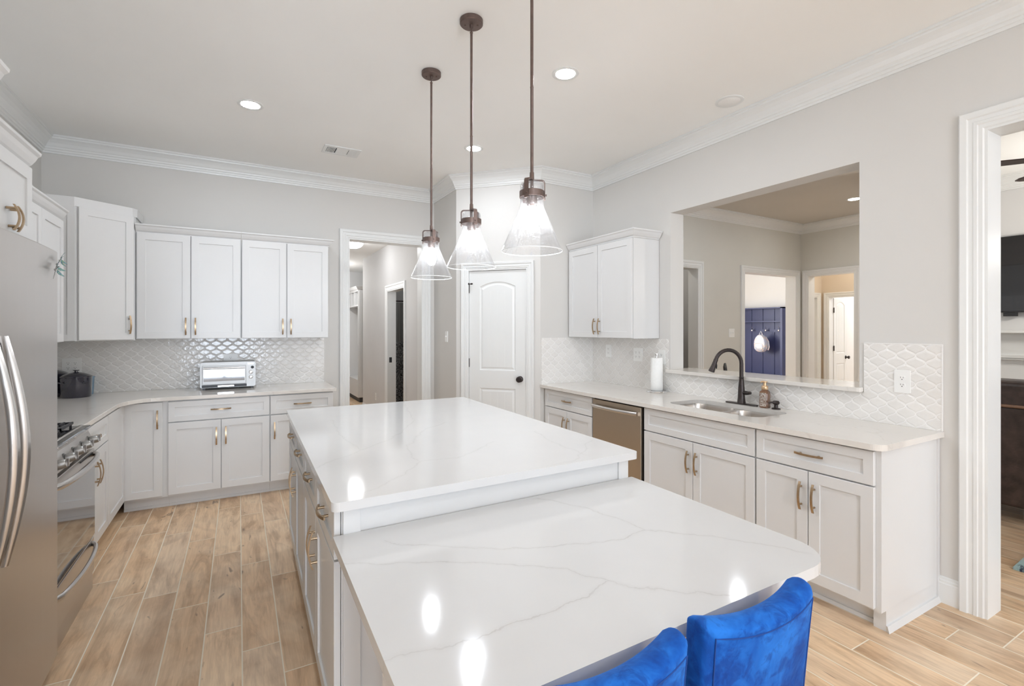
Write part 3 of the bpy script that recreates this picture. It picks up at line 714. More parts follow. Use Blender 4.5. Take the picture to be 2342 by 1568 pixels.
mb = MB(); e = q0 + d_ * .045; mb.tube([e + Vector((.017, -.008, .02)), e + Vector((.019, -.009, 0)), e + Vector((.019, -.009, -.022))], [.005, .007, .004], 8); mb.build('spray_button', 'black', c, smooth=True)
mb = MB(); mb.tube([(0, -.012, .085), (-.005, -.045, .087), (-.012, -.062, .088)], [.014, .015, .013], 14); mb.tube([(-.012, -.055, .088), (-.02, -.085, .092), (-.03, -.092, .095)], [.012, .011, .006], 10); mb.build('lever', 'orb', c, smooth=True)
# soap bottle
M['soap'] = mat('amber_soap_plastic', (.17, .075, .035), .12, coat=.6)
M['soap_cap'] = mat('gold_pump_plastic', (.72, .50, .30), .3, metal=.6)
def label_mat():
    m = mat('ornate_label', (.2, .1, .05), .4); t = NT(m); b = t.n['Principled BSDF']; co = t.coord()
    f = t.noise(co, 210, 2, .5, 1.5); x, y, z = t.sep(co)
    c = t.mix(t.ramp(f, [(.50, 0.), (.54, 1.)]), (.16, .075, .035), (.78, .74, .68))
    top = t.math('GREATER_THAN', z, .105)
    c2 = t.mix(t.ramp(f, [(.50, 0.), (.54, 1.)]), (.16, .075, .035), (.72, .52, .16)); t.l.new(t.mix(top, c, c2), b.inputs['Base Color']); return m
M['soaplabel'] = label_mat()
c = empty('soap_bottle', (3.226, 2.125, .914), R(10), 'amber foaming hand soap bottle with gold pump beside the faucet', 'soap bottle')
mb = MB(); rings = []
for s, z in ((.026, 0), (.030, .004), (.030, .098), (.027, .112), (.018, .122), (.017, .128)): rings.append([(x, y, z) for x, y in rrect(-s, s, -s, s, s * .45, 5)])
mb.loft(rings); mb.build('bottle', 'soap', c, smooth=True)
MB().box(-.0308, -.0302, -.021, .021, .010, .118 - .012).build('front_label', 'soaplabel', c)
MB().lathe([(.020, .126), (.022, .129), (.022, .148), (.019, .153), (.010, .154), (.010, .176), (.006, .177)], (0, 0, 0), 24).build('pump_collar', 'soap_cap', c, smooth=True)
mb = MB(); mb.lathe([(.014, .176), (.018, .179), (.017, .184), (.002, .185)], (0, 0, 0), 20); mb.tube([(0, 0, .181), (-.030, .012, .181), (-.036, .014, .176)], [.006, .005, .004], 8); mb.build('pump_head', 'soap_cap', c, smooth=True)
c = empty('soap_dispenser', (3.222, 2.040, .914), 0, 'small dark bronze built-in soap dispenser at the sink', 'soap dispenser')
MB().lathe([(.028, 0), (.028, .004), (.024, .008), (.013, .010), (.012, .030), (.020, .036), (.024, .046), (.016, .058), (.001, .060)], (0, 0, 0), 24).build('body', 'orb', c, smooth=True)
MB().tube([(-.010, .006, .046), (-.030, .016, .047), (-.046, .024, .042)], [.008, .006, .004], 10).build('nozzle', 'orb', c, smooth=True)
# paper towel holder
c = empty('paper_towel_holder', (3.198, 3.115, .914), 0, 'chrome paper towel holder with a full white roll', 'paper towel holder')
MB().lathe([(.088, 0), (.090, .004), (.086, .012), (.060, .015), (.002, .015)], (0, 0, 0), 40).build('base', 'chrome', c, smooth=True)
MB().lathe([(.006, .015), (.006, .318), (.012, .322), (.013, .333), (.009, .343), (.002, .346)], (0, 0, 0), 16).build('rod', 'chrome', c, smooth=True)
rl = empty('paper_towel_roll', (3.198, 3.115, .930), 0, 'white paper towel roll standing on the chrome holder', 'paper towels')
mb = MB(); mb.lathe([(.019, .0), (.050, .0), (.0515, .003), (.0515, .280), (.050, .283), (.019, .283), (.019, .0)], (0, 0, 0), 40, caps=False); mb.build('paper', 'paper', rl, smooth=True)

# ---------------------------------------------------------------- outlets and switches
def plate(name, F, a, z, w, h, kind, label, group=None, t=.006):
    e = empty(name, F(a, 0, z), 0, label, 'outlet' if 'outlet' in name else 'switch', group); off = Vector(e.location)
    G = lambda p, q, zz: tuple(Vector(F(p, q, zz)) - off)
    mb = MB(lambda x, y, hh: G(x, hh, y)); mb.slab(rrect(a - w / 2, a + w / 2, z - h / 2, z + h / 2, .004, 3), 0, t); mb.build('cover_plate', 'plate', e, bevel=.0015)
    n = len(kind)
    for i, k in enumerate(kind):
        x = a + (i - (n - 1) / 2) * .046
        if k == 'o':
            for dz in (.020, -.020):
                mb = MB(lambda X, Y, hh: G(X, hh, Y)); mb.slab(rrect(x - .0165, x + .0165, z + dz - .0135, z + dz + .0135, .010, 4), t, t + .0015); r = mb.build('receptacle', 'plate', e)
                mb = MB(G); mb.box(x - .0075, x - .0055, t + .001, t + .0022, z + dz, z + dz + .008); mb.box(x + .0050, x + .0070, t + .001, t + .0022, z + dz, z + dz + .007); mb.box(x - .0025, x + .0025, t + .001, t + .0022, z + dz - .0095, z + dz - .005)
                mb.build('slot', 'slot', r)
        else:
            MB(G).box(x - .005, x + .005, t, t + .012, z - .004, z + .010).build('toggle', 'plate', e)
    return e
FWB = frame((0, YB - EPS), (1, 0), (0, -1)); FWR = frame((XR - EPS, 0), (0, -1), (-1, 0)); FSW = frame((2.0, 0), (0, -1), (-1, 0))
plate('wall_outlet', FWB, -.068, 1.17, .115, .115, 'o', 'white outlet plate on the tile just above the toaster oven')
plate('wall_outlet', FWB, -1.235, 1.155, .125, .125, 'oo', 'white outlet plate on the tile behind the dark enamel stock pots')
plate('wall_outlet', FWR, -3.858, 1.245, .078, .125, 'o', 'white outlet nearest the pantry corner on the sink wall tile')
plate('wall_outlet', FWR, -3.437, 1.225, .115, .125, 'oo', 'white double outlet on the tile below the wall cabinet')
plate('wall_outlet', FWR, -3.140, 1.215, .078, .125, 'o', 'white outlet partly behind the paper towel roll')
plate('wall_outlet', FWR, -1.335, 1.166, .078, .128, 'o', 'white outlet on the tile between sink and living room opening')
plate('light_switch', FSW, -5.045, 1.382, .072, .118, 's', 'single white toggle switch on the narrow wall beside the pantry')

# ---------------------------------------------------------------- refrigerator
c = empty('refrigerator', (-1.05, 2.385, 0), 0, 'stainless side-by-side refrigerator with long curved handles', 'refrigerator'); O = sub(c)
XFR = -.683
MB(O).box(-1.405, -.755, 1.957, 2.818, .03, 1.785).build('body', 'iron', c, bevel=.006)
MB(O).box(-1.405, -.77, 1.96, 2.815, .0, .03).build('base_grille', 'black', c)
def fdoor(y0, y1):
    # gently bowed front
    mb = MB(O); n = 8; front = []
    for k in range(n + 1):
        q = k / n; y = y0 + (y1 - y0) * q; front.append((XFR + .010 * (1 - (2 * q - 1) ** 2) - .004, y))
    mb.slab([(-.752, y0)] + front + [(-.752, y1)], .05, 1.800); return mb
d1 = fdoor(2.197, 2.818).build('door', 'steel', c, bevel=.006, smooth=False); d0 = fdoor(1.958, 2.192).build('freezer_door', 'steel', c, bevel=.006)
def fhandle(y, parent):
    mb = MB(O); rings = []; N = 26
    for k in range(N + 1):
        q = k / N; z = .675 + .765 * q; bow = math.sin(math.pi * q); x = XFR + .004 + .052 * bow; hw = .009 + .007 * bow; th = .010 + .003 * bow
        rings.append([(x - th, y - hw, z), (x - th * .2, y - hw * 1.1, z), (x + th * .7, y - hw * .7, z), (x + th, y, z), (x + th * .7, y + hw * .7, z), (x - th * .2, y + hw * 1.1, z), (x - th, y + hw, z)])
    mb.loft(rings); return mb.build('handle', M['steel_h'], parent, smooth=True)
M['steel_h'] = mat('satin_steel', (.62, .60, .585), .22, metal=1)
fhandle(2.238, d1); fhandle(2.150, d0)
# dragonfly magnets
def wing_mat(n, a, b):
    m = mat(n, a, .25, coat=.5); t = NT(m); bb = t.n['Principled BSDF']; f = t.noise(t.coord(), 160, 2, .5, .5)
    t.l.new(t.ramp(f, [(.35, a), (.5, b), (.62, (.16, .30, .12)), (.75, (.35, .10, .10))]), bb.inputs['Base Color']); return m
M['wing'] = wing_mat('enamel_wing', (.05, .10, .16), (.12, .28, .30)); M['dbody'] = mat('pewter_body', (.42, .42, .42), .35, metal=.9)
def dragonfly(y, z, s, rot, label):
    e = empty('dragonfly_magnet', (XFR + .010, y, z), 0, label, 'magnet', 'dragonfly magnets on the refrigerator door')
    def P(a, b, o): # body axis a, across b, out o
        ca, sa = math.cos(rot), math.sin(rot); yy = a * ca - b * sa; zz = a * sa + b * ca; return (o * s, yy * s, zz * s)
    mb = MB(); mb.tube([P(.042, 0, .008), P(.02, 0, .010), P(0, 0, .010), P(-.04, 0, .008), P(-.075, 0, .006)], [.004 * s, .006 * s, .005 * s, .003 * s, .0015 * s], 10)
    mb.tube([P(.042, 0, .008), P(.050, 0, .008)], .0065 * s, 10); mb.tube([P(.0, 0, 0), P(0, 0, .010)], .006 * s, 10); mb.build('body', 'dbody', e, smooth=True)
    for sy in (1, -1):
        for (a0, sweepa, L) in ((.018, .35, .060), (.002, -.28, .052)):
            mb = MB(); ring = []
            for k in range(13):
                q = k / 12; wd = .010 * math.sin(math.pi * min(1, q * .9 + .1)); ring.append((q, wd))
            up = [P(a0 + math.sin(sweepa) * L * q + w_, sy * math.cos(sweepa) * L * q, .012 + .028 * q * q) for q, w_ in ring]
            dn_ = [P(a0 + math.sin(sweepa) * L * q - w_, sy * math.cos(sweepa) * L * q, .010 + .028 * q * q) for q, w_ in ring]
            mb.loft([[u, (u[0] + .0014, u[1], u[2]), (v[0] + .0014, v[1], v[2]), v] for u, v in zip(up, dn_)]); mb.build('wing', 'wing', e)
    return e
dragonfly(2.715, 1.712, .66, R(55), 'blue and green dragonfly magnet, the lower of two on the refrigerator')
dragonfly(2.775, 1.758, .50, R(35), 'small green dragonfly magnet above the other one on the refrigerator')

# ---------------------------------------------------------------- range
c = empty('gas_range', (-1.06, 3.2, 0), 0, 'stainless gas range with six-grate cooktop and front knobs', 'range'); O = sub(c)
RY0, RY1, RX = 2.824, 3.580, -.742
MB(O).box(XL + .02, RX, RY0, RY1, .0, .905).build('body', 'steel', c)
mb = MB(O); mb.box(XL + .02, RX + .01, RY0, RY1, .905, .922); mb.build('cooktop', 'blackglass', c, bevel=.003)
mb = MB(O); prof = [(RX - .005, .800), (RX + .020, .802), (RX + .012, .860), (RX - .012, .918), (RX - .030, .926), (RX - .045, .922), (RX - .045, .80)]
mb.loft([[(x, RY0, z) for x, z in prof], [(x, RY1, z) for x, z in prof]]); mb.build('control_panel', 'steel', c, bevel=.002)
for k in range(5):
    y = 3.515 - k * .145; e = MB(O); ax = Vector((1, 0, .22)).normalized(); p0 = Vector((RX + .008, y, .842))
    e.tube([p0, p0 + ax * .012], .027, 20); kb = None
    e.tube([p0 + ax * .012, p0 + ax * .016, p0 + ax * .046, p0 + ax * .050], [.018, .0225, .0205, .017], 20); kb = e.build('knob', 'steel_oven', c, smooth=True)
    MB(O).box(RX + .056, RX + .066, y - .0045, y + .0045, .838, .874).build('knob_grip', 'steel_h', kb, bevel=.001)
dr = MB(O); dr.box(RX, RX + .028, RY0 + .006, RY1 - .006, .300, .790); dr = dr.build('oven_door', 'steel', c, bevel=.003)
MB(O).box(RX + .0281, RX + .0305, RY0 + .012, RY1 - .012, .312, .735).build('door_glass', 'blackglass', dr)
def bar(y0, y1, z, out, r, name, parent, zb=0):
    mb = MB(O); pts = []
    for k in range(17):
        q = k / 16; s = math.sin(math.pi * q) ** .45 if 0 < q < 1 else 0
        pts.append((RX + .028 + out * s, y0 + (y1 - y0) * q, z - zb * s))
    mb.tube(pts, r, 12, flat=1.3); return mb.build(name, 'steel_h', parent, smooth=True)
bar(RY0 + .02, RY1 - .02, .762, .048, .012, 'handle', dr)
MB(O).box(RX + .0281, RX + .032, RY1 - .30, RY1 - .06, .772, .778).build('vent_slot', 'black', dr)
dw = MB(O); dw.box(RX, RX + .026, RY0 + .006, RY1 - .006, .100, .290); dw = dw.build('warming_drawer', 'steel', c, bevel=.003)
bar(RY0 + .04, RY1 - .04, .262, .045, .011, 'handle', dw, zb=.0)
MB(O).box(RX - .05, RX + .020, RY0 + .01, RY1 - .01, .0, .099).build('toe_panel', 'steel', c)
for j, (ya, yb) in enumerate(((RY0 + .03, 3.075), (3.085, 3.32), (3.33, RY1 - .03))):
    mb = MB(O); z0, z1 = .938, .950
    mb.box(-1.34, -.80, ya, ya + .012, z0, z1); mb.box(-1.34, -.80, yb - .012, yb, z0, z1); mb.box(-1.34, -1.328, ya, yb, z0, z1); mb.box(-.812, -.80, ya, yb, z0, z1)
    for k in range(1, 15): x = -1.34 + .54 * k / 15; mb.box(x - .004, x + .004, ya + .012, ya + (yb - ya) * .42, z0, z1 + .004); mb.box(x - .004, x + .004, ya + (yb - ya) * .58, yb - .012, z0, z1 + .004)
    for x in (-1.335, -.81):
        for y in (ya + .005, yb - .008): mb.box(x - .005, x + .005, y - .004, y + .004, .922, z0)
    mb.build('grate', 'iron', c)
for x in (-1.2, -.93):
    for y in (2.95, 3.2, 3.45): MB(O).lathe([(.045, .922), (.045, .930), (.03, .934), (.001, .935)], (x, y, 0), 20).build('burner', 'black', c)

# ---------------------------------------------------------------- stock pots, blue crock
def enamel(n, a, b, sc_=500):
    m = mat(n, a, .12, coat=.8); t = NT(m); bb = t.n['Principled BSDF']; f = t.noise(t.coord(), sc_, 1); t.l.new(t.ramp(f, [(.62, a), (.72, b)]), bb.inputs['Base Color']); return m
M['navy'] = enamel('speckled_enamel', (.022, .020, .032), (.10, .10, .13)); M['blue'] = enamel('light_blue_enamel', (.16, .28, .40), (.22, .35, .47))
def pot(x, y, r, h, label):
    e = empty('stock_pot', (x, y, .914), 0, label, 'pot', 'speckled enamel stock pots')
    MB().lathe([(r * .93, 0), (r * .96, .006), (r, h - .004), (r + .004, h), (r + .004, h + .003), (r - .002, h + .003)], (0, 0, 0), 40).build('body', 'navy', e, smooth=True)
    MB().lathe([(r + .003, h + .003), (r + .003, h + .007), (r * .80, h + .020), (r * .45, h + .034), (r * .18, h + .040), (.001, h + .041)], (0, 0, 0), 40).build('lid', 'navy', e, smooth=True)
    MB().lathe([(.012, h + .038), (.011, h + .048), (.021, h + .052), (.021, h + .057), (.003, h + .059)], (0, 0, 0), 24).build('lid_knob', 'navy', e, smooth=True)
    for sgn in (1, -1):
        MB().tube([(sgn * r * .99 * math.cos(R(-60 + 15)), -r * .99 * math.sin(R(45)) * 1, h - .045), (sgn * (r + .025) * .72, -(r + .025) * .72, h - .035), (sgn * (r) * .6, -(r) * .82, h - .045)], .005, 8).build('side_handle', 'navy', e, smooth=True)
    return e
pot(-1.150, 5.180, .100, .163, 'dark speckled enamel stock pot with knobbed lid, in front of the tile')
pot(-1.326, 5.338, .092, .178, 'dark enamel stock pot half hidden behind the other pot')
e = empty('blue_crock', (-1.135, 5.366, .914), 0, 'light blue enamel crock tucked behind the dark stock pot', 'crock')
MB().lathe([(.055, 0), (.058, .004), (.064, .14), (.068, .146), (.068, .152), (.058, .152), (.054, .02), (.001, .015)], (0, 0, 0), 32).build('body', 'blue', e, smooth=True)

# ---------------------------------------------------------------- toaster oven
c = empty('toaster_oven', (-.082, 5.29, .914), 0, 'stainless toaster oven with glass door and three knobs', 'toaster oven')
W2, D2 = .222, .110
mb = MB(lambda x, y, z: (x, z, y)); mb.slab(rrect(-W2, W2, .018, .250, .018, 4), -D2, D2); mb.build('body', 'steel_oven', c, bevel=.003)
mb = MB()
for x in (-W2 + .03, W2 - .03):
    for y in (-D2 + .02, D2 - .03): mb.box(x - .012, x + .012, y - .01, y + .01, 0, .020)
mb.build('feet', 'black', c)
MB().box(-W2 + .015, W2 - .075, -D2 - .006, -D2 + .002, .022, .045).build('crumb_tray', 'black', c)
MB().box(-.085, .045, -D2 - .010, -D2 - .006, .026, .040).build('tray_handle', 'chrome', c, bevel=.001)
dr = MB(); dr.box(-W2 + .018, W2 - .080, -D2 - .010, -D2 + .001, .048, .218); dr = dr.build('door', 'steel_oven', c, bevel=.003)
M['oven_glass'] = mat('mirror_glass', (.28, .29, .31), .04, metal=.75)
MB().box(-W2 + .030, W2 - .092, -D2 - .0125, -D2 - .010, .078, .185).build('door_glass', 'oven_glass', dr)
mb = MB(); mb.tube([(-W2 + .028, -D2 - .032, .198), (W2 - .090, -D2 - .032, .198)], .008, 12); mb.box(-W2 + .03, -W2 + .04, -D2 - .030, -D2 - .009, .193, .203); mb.box(W2 - .10, W2 - .092, -D2 - .030, -D2 - .009, .193, .203); mb.build('handle', 'steel_h', dr, smooth=True)
MB().box(W2 - .070, W2 - .018, -D2 - .003, -D2 + .002, .222, .238).build('display', 'blackglass', c)
for z, rr in ((.196, .010), (.150, .014), (.105, .014)):
    k = MB(); k.lathe([(rr + .003, 0), (rr + .003, .003), (rr, .004), (rr * .85, .016), (.001, .017)], (0, 0, 0), 24, axis='y'); k.v = [(x + W2 - .040 + (.012 if z > .19 else 0), -D2 - y - .0005, zz + z) for x, y, zz in k.v]
    k.build('knob', 'black' if z > .19 else 'steel_h', c, smooth=True)

# ---------------------------------------------------------------- pendants
def seeded():
    m = bpy.data.materials.new('seeded_glass'); m.use_nodes = True; t = NT(m); t.n.clear()
    out = t.new('ShaderNodeOutputMaterial'); co = t.coord()
    tr = t.new('ShaderNodeBsdfTransparent'); tr.inputs[0].default_value = (.955, .957, .962, 1)
    gl = t.new('ShaderNodeBsdfGlossy'); gl.inputs['Roughness'].default_value = .05; gl.inputs[0].default_value = (1, 1, 1, 1)
    lw = t.new('ShaderNodeLayerWeight'); fr = t.math('MULTIPLY_ADD', t.math('POWER', lw.outputs['Facing'], 3.), .45, .035)
    mx = t.new('ShaderNodeMixShader'); t.l.new(fr, mx.inputs[0]); t.l.new(tr.outputs[0], mx.inputs[1]); t.l.new(gl.outputs[0], mx.inputs[2])
    v = t.new('ShaderNodeTexVoronoi'); t.l.new(co, v.inputs['Vector']); v.inputs['Scale'].default_value = 175; v.inputs['Randomness'].default_value = 1
    wn = t.sep(v.outputs['Color'])
    rad = t.math('MULTIPLY_ADD', wn[0], .44, .05)
    bub = t.math('LESS_THAN', v.outputs['Distance'], rad)
    di = t.new('ShaderNodeBsdfDiffuse'); di.inputs[0].default_value = (1, 1, 1, 1); ts = t.new('ShaderNodeBsdfTranslucent'); ts.inputs[0].default_value = (1, 1, 1, 1)
    ad = t.new('ShaderNodeMixShader'); ad.inputs[0].default_value = .6; t.l.new(di.outputs[0], ad.inputs[1]); t.l.new(ts.outputs[0], ad.inputs[2])
    m2 = t.new('ShaderNodeMixShader'); t.l.new(t.math('MULTIPLY', bub, .075), m2.inputs[0]); t.l.new(mx.outputs[0], m2.inputs[1]); t.l.new(ad.outputs[0], m2.inputs[2])
    m3 = t.new('ShaderNodeMixShader'); m3.inputs[0].default_value = .004; t.l.new(m2.outputs[0], m3.inputs[1]); t.l.new(ad.outputs[0], m3.inputs[2])
    t.l.new(m3.outputs[0], out.inputs[0]); return m
M['seeded'] = seeded()
M['rimglass'] = mat('glass_rim', (.95, .96, .97), .15, spec=.8)
def pendant(x, y, label, arms=(-117, 3, 123), rz=R(-29.25)):
    e = empty('pendant_light', (x, y, CZ), rz, label, 'pendant light', 'seeded glass pendants above the island')
    z = lambda h: h - CZ
    cn = MB(); cn.lathe([(.058, 0), (.060, -.002), (.060, -.022), (.056, -.026), (.012, -.028)], (0, 0, 0), 36); cn = cn.build('canopy', 'pend', e, smooth=True)
    mb = MB(); mb.lathe([(.010, -.026), (.008, -.045), (.0045, -.047), (.0045, -.062), (.008, -.064), (.0085, -.066), (.0072, -.07)], (0, 0, 0), 16); mb.build('swivel', 'pend', e, smooth=True)
    mb = MB()
    for s in (-.032, .032): mb.lathe([(.0045, -.026), (.0045, -.031), (.001, -.033)], (s, 0, 0), 10)
    mb.build('screw', 'pend', cn)
    MB().lathe([(.0066, -.068), (.0066, -.60), (.0072, -.602), (.0072, -.606), (.0066, -.608), (.0066, z(2.115)), (.009, z(2.112)), (.010, z(2.078))], (0, 0, 0), 16).build('rod', 'pend', e, smooth=True)
    # three flat arms bent over the glass neck, joined at the rod
    n = 6; rr = .0535; r2 = .014; zt = z(2.080)
    prof = [(rr, z(1.998)), (rr, zt - r2)] + [(rr - r2 + r2 * math.cos(R(90) * k / n), zt - r2 + r2 * math.sin(R(90) * k / n)) for k in range(1, n + 1)] + [(.004, zt)]
    for ang in arms:
        ca, sa = math.cos(R(ang)), math.sin(R(ang)); rings = []
        for i, (a, b) in enumerate(prof):
            p0 = prof[max(0, i - 1)]; p1 = prof[min(len(prof) - 1, i + 1)]; d = Vector((p1[0] - p0[0], p1[1] - p0[1])).normalized(); nx, nz = -d.y * .0013, d.x * .0013
            rings.append([(q * ca - w_ * sa, q * sa + w_ * ca, h_) for q, w_, h_ in ((a - nx, -.0095, b - nz), (a - nx, .0095, b - nz), (a + nx, .0095, b + nz), (a + nx, -.0095, b + nz))])
        mb = MB(); mb.loft(rings); ya = mb.build('yoke_arm', 'pend', e)
        MB().tube([(.052 * ca, .052 * sa, z(2.019)), (.0615 * ca, .0615 * sa, z(2.019))], .0045, 10).build('bolt', 'pend', ya, smooth=True)
    MB().lathe([(.0500, z(2.008)), (.0515, z(2.008)), (.0515, z(2.034)), (.0500, z(2.034)), (.0500, z(2.008))], (0, 0, 0), 40, caps=False).build('ring', 'pend', e, smooth=True)
    sh = MB(); P = [(.010, 2.070), (.036, 2.070), (.045, 2.066), (.0485, 2.056), (.0485, 2.035), (.0485, 1.985), (.050, 1.968), (.1275, 1.787)]
    Q = [(r - .0026, h - (.0026 if i < 3 else 0)) for i, (r, h) in enumerate(P)]
    sh.lathe([(r, z(h)) for r, h in P] + [(r, z(h)) for r, h in Q[::-1]], (0, 0, 0), 64, caps=False)
    sh = sh.build('glass_shade', 'seeded', e, smooth=True)
    MB().lathe([(.1276, z(1.7875)), (.1283, z(1.786)), (.1279, z(1.7845)), (.1258, z(1.7845)), (.1253, z(1.786)), (.1262, z(1.7875)), (.1276, z(1.7875))], (0, 0, 0), 64, caps=False).build('glass_rim', 'rimglass', sh, smooth=True)
    MB().lathe([(.007, z(2.078)), (.007, z(2.045)), (.021, z(2.040)), (.022, z(1.985)), (.018, z(1.972)), (.002, z(1.970))], (0, 0, 0), 24).build('socket', 'pend', e, smooth=True)
    MB().lathe([(.013, z(1.972)), (.015, z(1.960)), (.026, z(1.930)), (.030, z(1.905)), (.027, z(1.882)), (.015, z(1.867)), (.001, z(1.863))], (0, 0, 0), 24).build('light_bulb', 'bulb', e, smooth=True)
    return e
pendant(1.052, 2.912, 'seeded glass pendant on a bronze rod, the one closest to the hallway', (-63, 57, 177))
pendant(1.056, 2.318, 'seeded glass pendant on a bronze rod, middle one of the three over the island', (-63, 57, 177))
pendant(1.062, 1.728, 'seeded glass pendant hanging over the end of the raised island tier by the table')
# ---------------------------------------------------------------- ceiling fixtures
def can(x, y, label, z=CZ, r=.085, group='recessed ceiling lights', k='lens'):
    e = empty('recessed_light', (x, y, z), 0, label, 'ceiling light', group)
    MB().lathe([(r, 0), (r, -.003), (r * .92, -.006), (r * .72, -.004), (r * .70, 0)], (0, 0, 0), 40, caps=False).build('trim_ring', 'trim', e, smooth=True)
    MB().lathe([(r * .715, -.0005), (r * .70, -.0045), (.001, -.0050)], (0, 0, 0), 32).build('lens', k, e, smooth=True)
    return e
can(.073, 3.963, 'lit recessed ceiling light above the aisle by the range')
can(1.793, 2.514, 'lit recessed ceiling light between the pendants and the sink wall')
can(1.822, 3.950, 'lit recessed ceiling light seen behind the middle pendant rod')
for x, y in ((.07, -.4), (1.79, -.7), (.07, -2.4), (1.79, -2.6)): can(x, y, 'recessed ceiling light in the rear part of the kitchen')
e = empty('ceiling_speaker', (3.018, 2.253, CZ), 0, 'round white flush ceiling speaker near the crown molding', 'speaker')
MB().lathe([(.094, 0), (.094, -.004), (.088, -.007), (.074, -.006)], (0, 0, 0), 40).build('trim_ring', 'trim', e, smooth=True)
MB().lathe([(.073, -.0065), (.070, -.0085), (.001, -.009)], (0, 0, 0), 32).build('grille', 'grey_speaker', e, smooth=True)
e = empty('ceiling_vent', (.808, 4.588, CZ), 0, 'white rectangular air register in the ceiling by the back wall', 'vent')
mb = MB(); mb.slab([(-.155, -.105), (.155, -.105), (.155, .105), (-.155, .105)], -.008, -.0005, [[(-.135, -.070), (-.135, .070), (.135, .070), (.135, -.070)]]); mb.build('frame', 'trim', e)
MB().box(-.136, .136, -.071, .071, -.0025, -.0006).build('duct', 'black', e)
mb = MB(); mb.box(-.046, .046, -.070, .070, -.0065, -.003)
for x in (-.048, .046): mb.box(x, x + .006, -.07, .07, -.008, -.003)
mb.build('center_damper', 'trim', e)
for s in (-1, 1):
    for k in range(7):
        x = s * (.062 + k * .0115); b_ = MB(); t_ = .0042 * (1 if s < 0 else 2.0)
        b_.box(x - t_ / 2 - .001, x + t_ / 2 + .001, -.07, .07, -.0075, -.003); b_.build('louver', 'trim', e)

# ---------------------------------------------------------------- blue velvet chairs
def velvet():
    m = mat('blue_velvet', (.012, .13, .52), .75); t = NT(m); b = t.n['Principled BSDF']; co = t.coord()
    f = t.noise(co, 7, 4, .6, .8); f2 = t.noise(co, 28, 4, .6, .5)
    c = t.ramp(f, [(.32, (.002, .030, .19)), (.48, (.004, .080, .38)), (.66, (.016, .165, .60))])
    c = t.mix(t.ramp(f2, [(.36, .6), (.50, 0.)]), c, (.002, .030, .20))
    t.l.new(c, b.inputs['Base Color']); b.inputs['Sheen Weight'].default_value = .35; b.inputs['Sheen Roughness'].default_value = .4; b.inputs['Sheen Tint'].default_value = (.15, .42, 1, 1)
    b.inputs['Specular IOR Level'].default_value = .2
    t.l.new(t.bump(t.math('ADD', t.noise(co, 9, 3, .6, .6), t.math('MULTIPLY', t.noise(co, 500, 2), .04)), .28, .02), b.inputs['Normal']); return m
M['velvet'] = velvet(); M['seam'] = mat('blue_seam', (.004, .05, .24), .8); M['legwood'] = noisy('dark_wood', (.05, .03, .022), .2, 20, .4)
def chair(x, y, rz, label):
    """origin on the floor under the backrest; the seat goes towards +Y, the back leans towards -Y"""
    e = empty('dining_chair', (x, y, 0), rz, label, 'chair', 'blue velvet chairs at the island table')
    H, ZB = .822, .40; hw = .182
    def bk(s, tz, side):      # s across -1..1, tz height 0..1, side 0 front .. 1 rear
        wd = hw * (.96 + .06 * tz)
        z = ZB + (H - ZB) * tz
        lean = -.052 * tz ** 1.2
        curve = .026 * (s * s) * tz      # the ends of the top bend towards the table
        topz = .020 * (abs(s) ** 2.2) * tz
        return (s * wd, lean + curve + (.045 - .068 * side), z + topz)
    N, K = 20, 14; rings = []
    for i in range(N + 1):
        s = -1 + 2 * i / N; ed = 1 - max(0, (abs(s) - .93) / .07) ** 2 * .28; ring = []
        for k in range(K + 1):        # front face, bottom to top
            p = bk(s, k / K, .5 - .5 * ed); ring.append(p)
        for q in (.15, .35, .5, .65, .85):       # rounded top strip
            p = Vector(bk(s, 1, .5 + (q - .5) * ed)); p.z += .012 * math.sin(math.pi * q) * ed; ring.append(tuple(p))
        for k in range(K, -1, -1):
            p = bk(s, k / K, .5 + .5 * ed); ring.append(p)
        rings.append(ring)
    mb = MB(); mb.loft(rings); back = mb.build('backrest', 'velvet', e, smooth=True)
    back.modifiers.remove(back.modifiers[0]); md = back.modifiers.new('bevel', 'BEVEL'); md.width = .012; md.segments = 3; md.limit_method = 'ANGLE'; md.angle_limit = R(50)
    pts = []
    for k in range(0, 9): p = Vector(bk(-.90, .1 + .86 * k / 9, 1)); p.y -= .0005; pts.append(p)
    for i in range(17): p = Vector(bk(-.90 + 1.80 * i / 16, .965, 1)); p.y -= .0005; pts.append(p)
    for k in range(8, -1, -1): p = Vector(bk(.90, .1 + .86 * k / 9, 1)); p.y -= .0005; pts.append(p)
    MB().tube(pts, .0016, 6).build('piping', 'seam', back, smooth=True)
    mb = MB(); rings = []
    for ins, z in ((.012, .385), (0, .40), (0, .455), (.010, .472), (.030, .478)): rings.append([(a, b, z) for a, b in rrect(-.205 + ins, .205 - ins, .010 + ins, .44 - ins, .035, 5)])
    mb.loft(rings); mb.build('seat', 'velvet', e, smooth=True)
    for lx, ly in ((-.175, .03), (.175, .03), (-.175, .41), (.175, .41)):
        MB().loft([[(lx + a * s, ly + b * s + o, z) for a, b in ((-1, -1), (1, -1), (1, 1), (-1, 1))] for s, o, z in ((.014, -.04 if ly < .1 else 0, 0), (.02, 0, .388))]).build('leg', 'legwood', e, bevel=.002)
    return e
chair(1.028, .722, R(-1.5), 'blue velvet dining chair tucked in nearest the sink cabinets')
chair(.600, .720, R(0), 'blue velvet dining chair tucked in nearest the drawers side, mostly out of view')

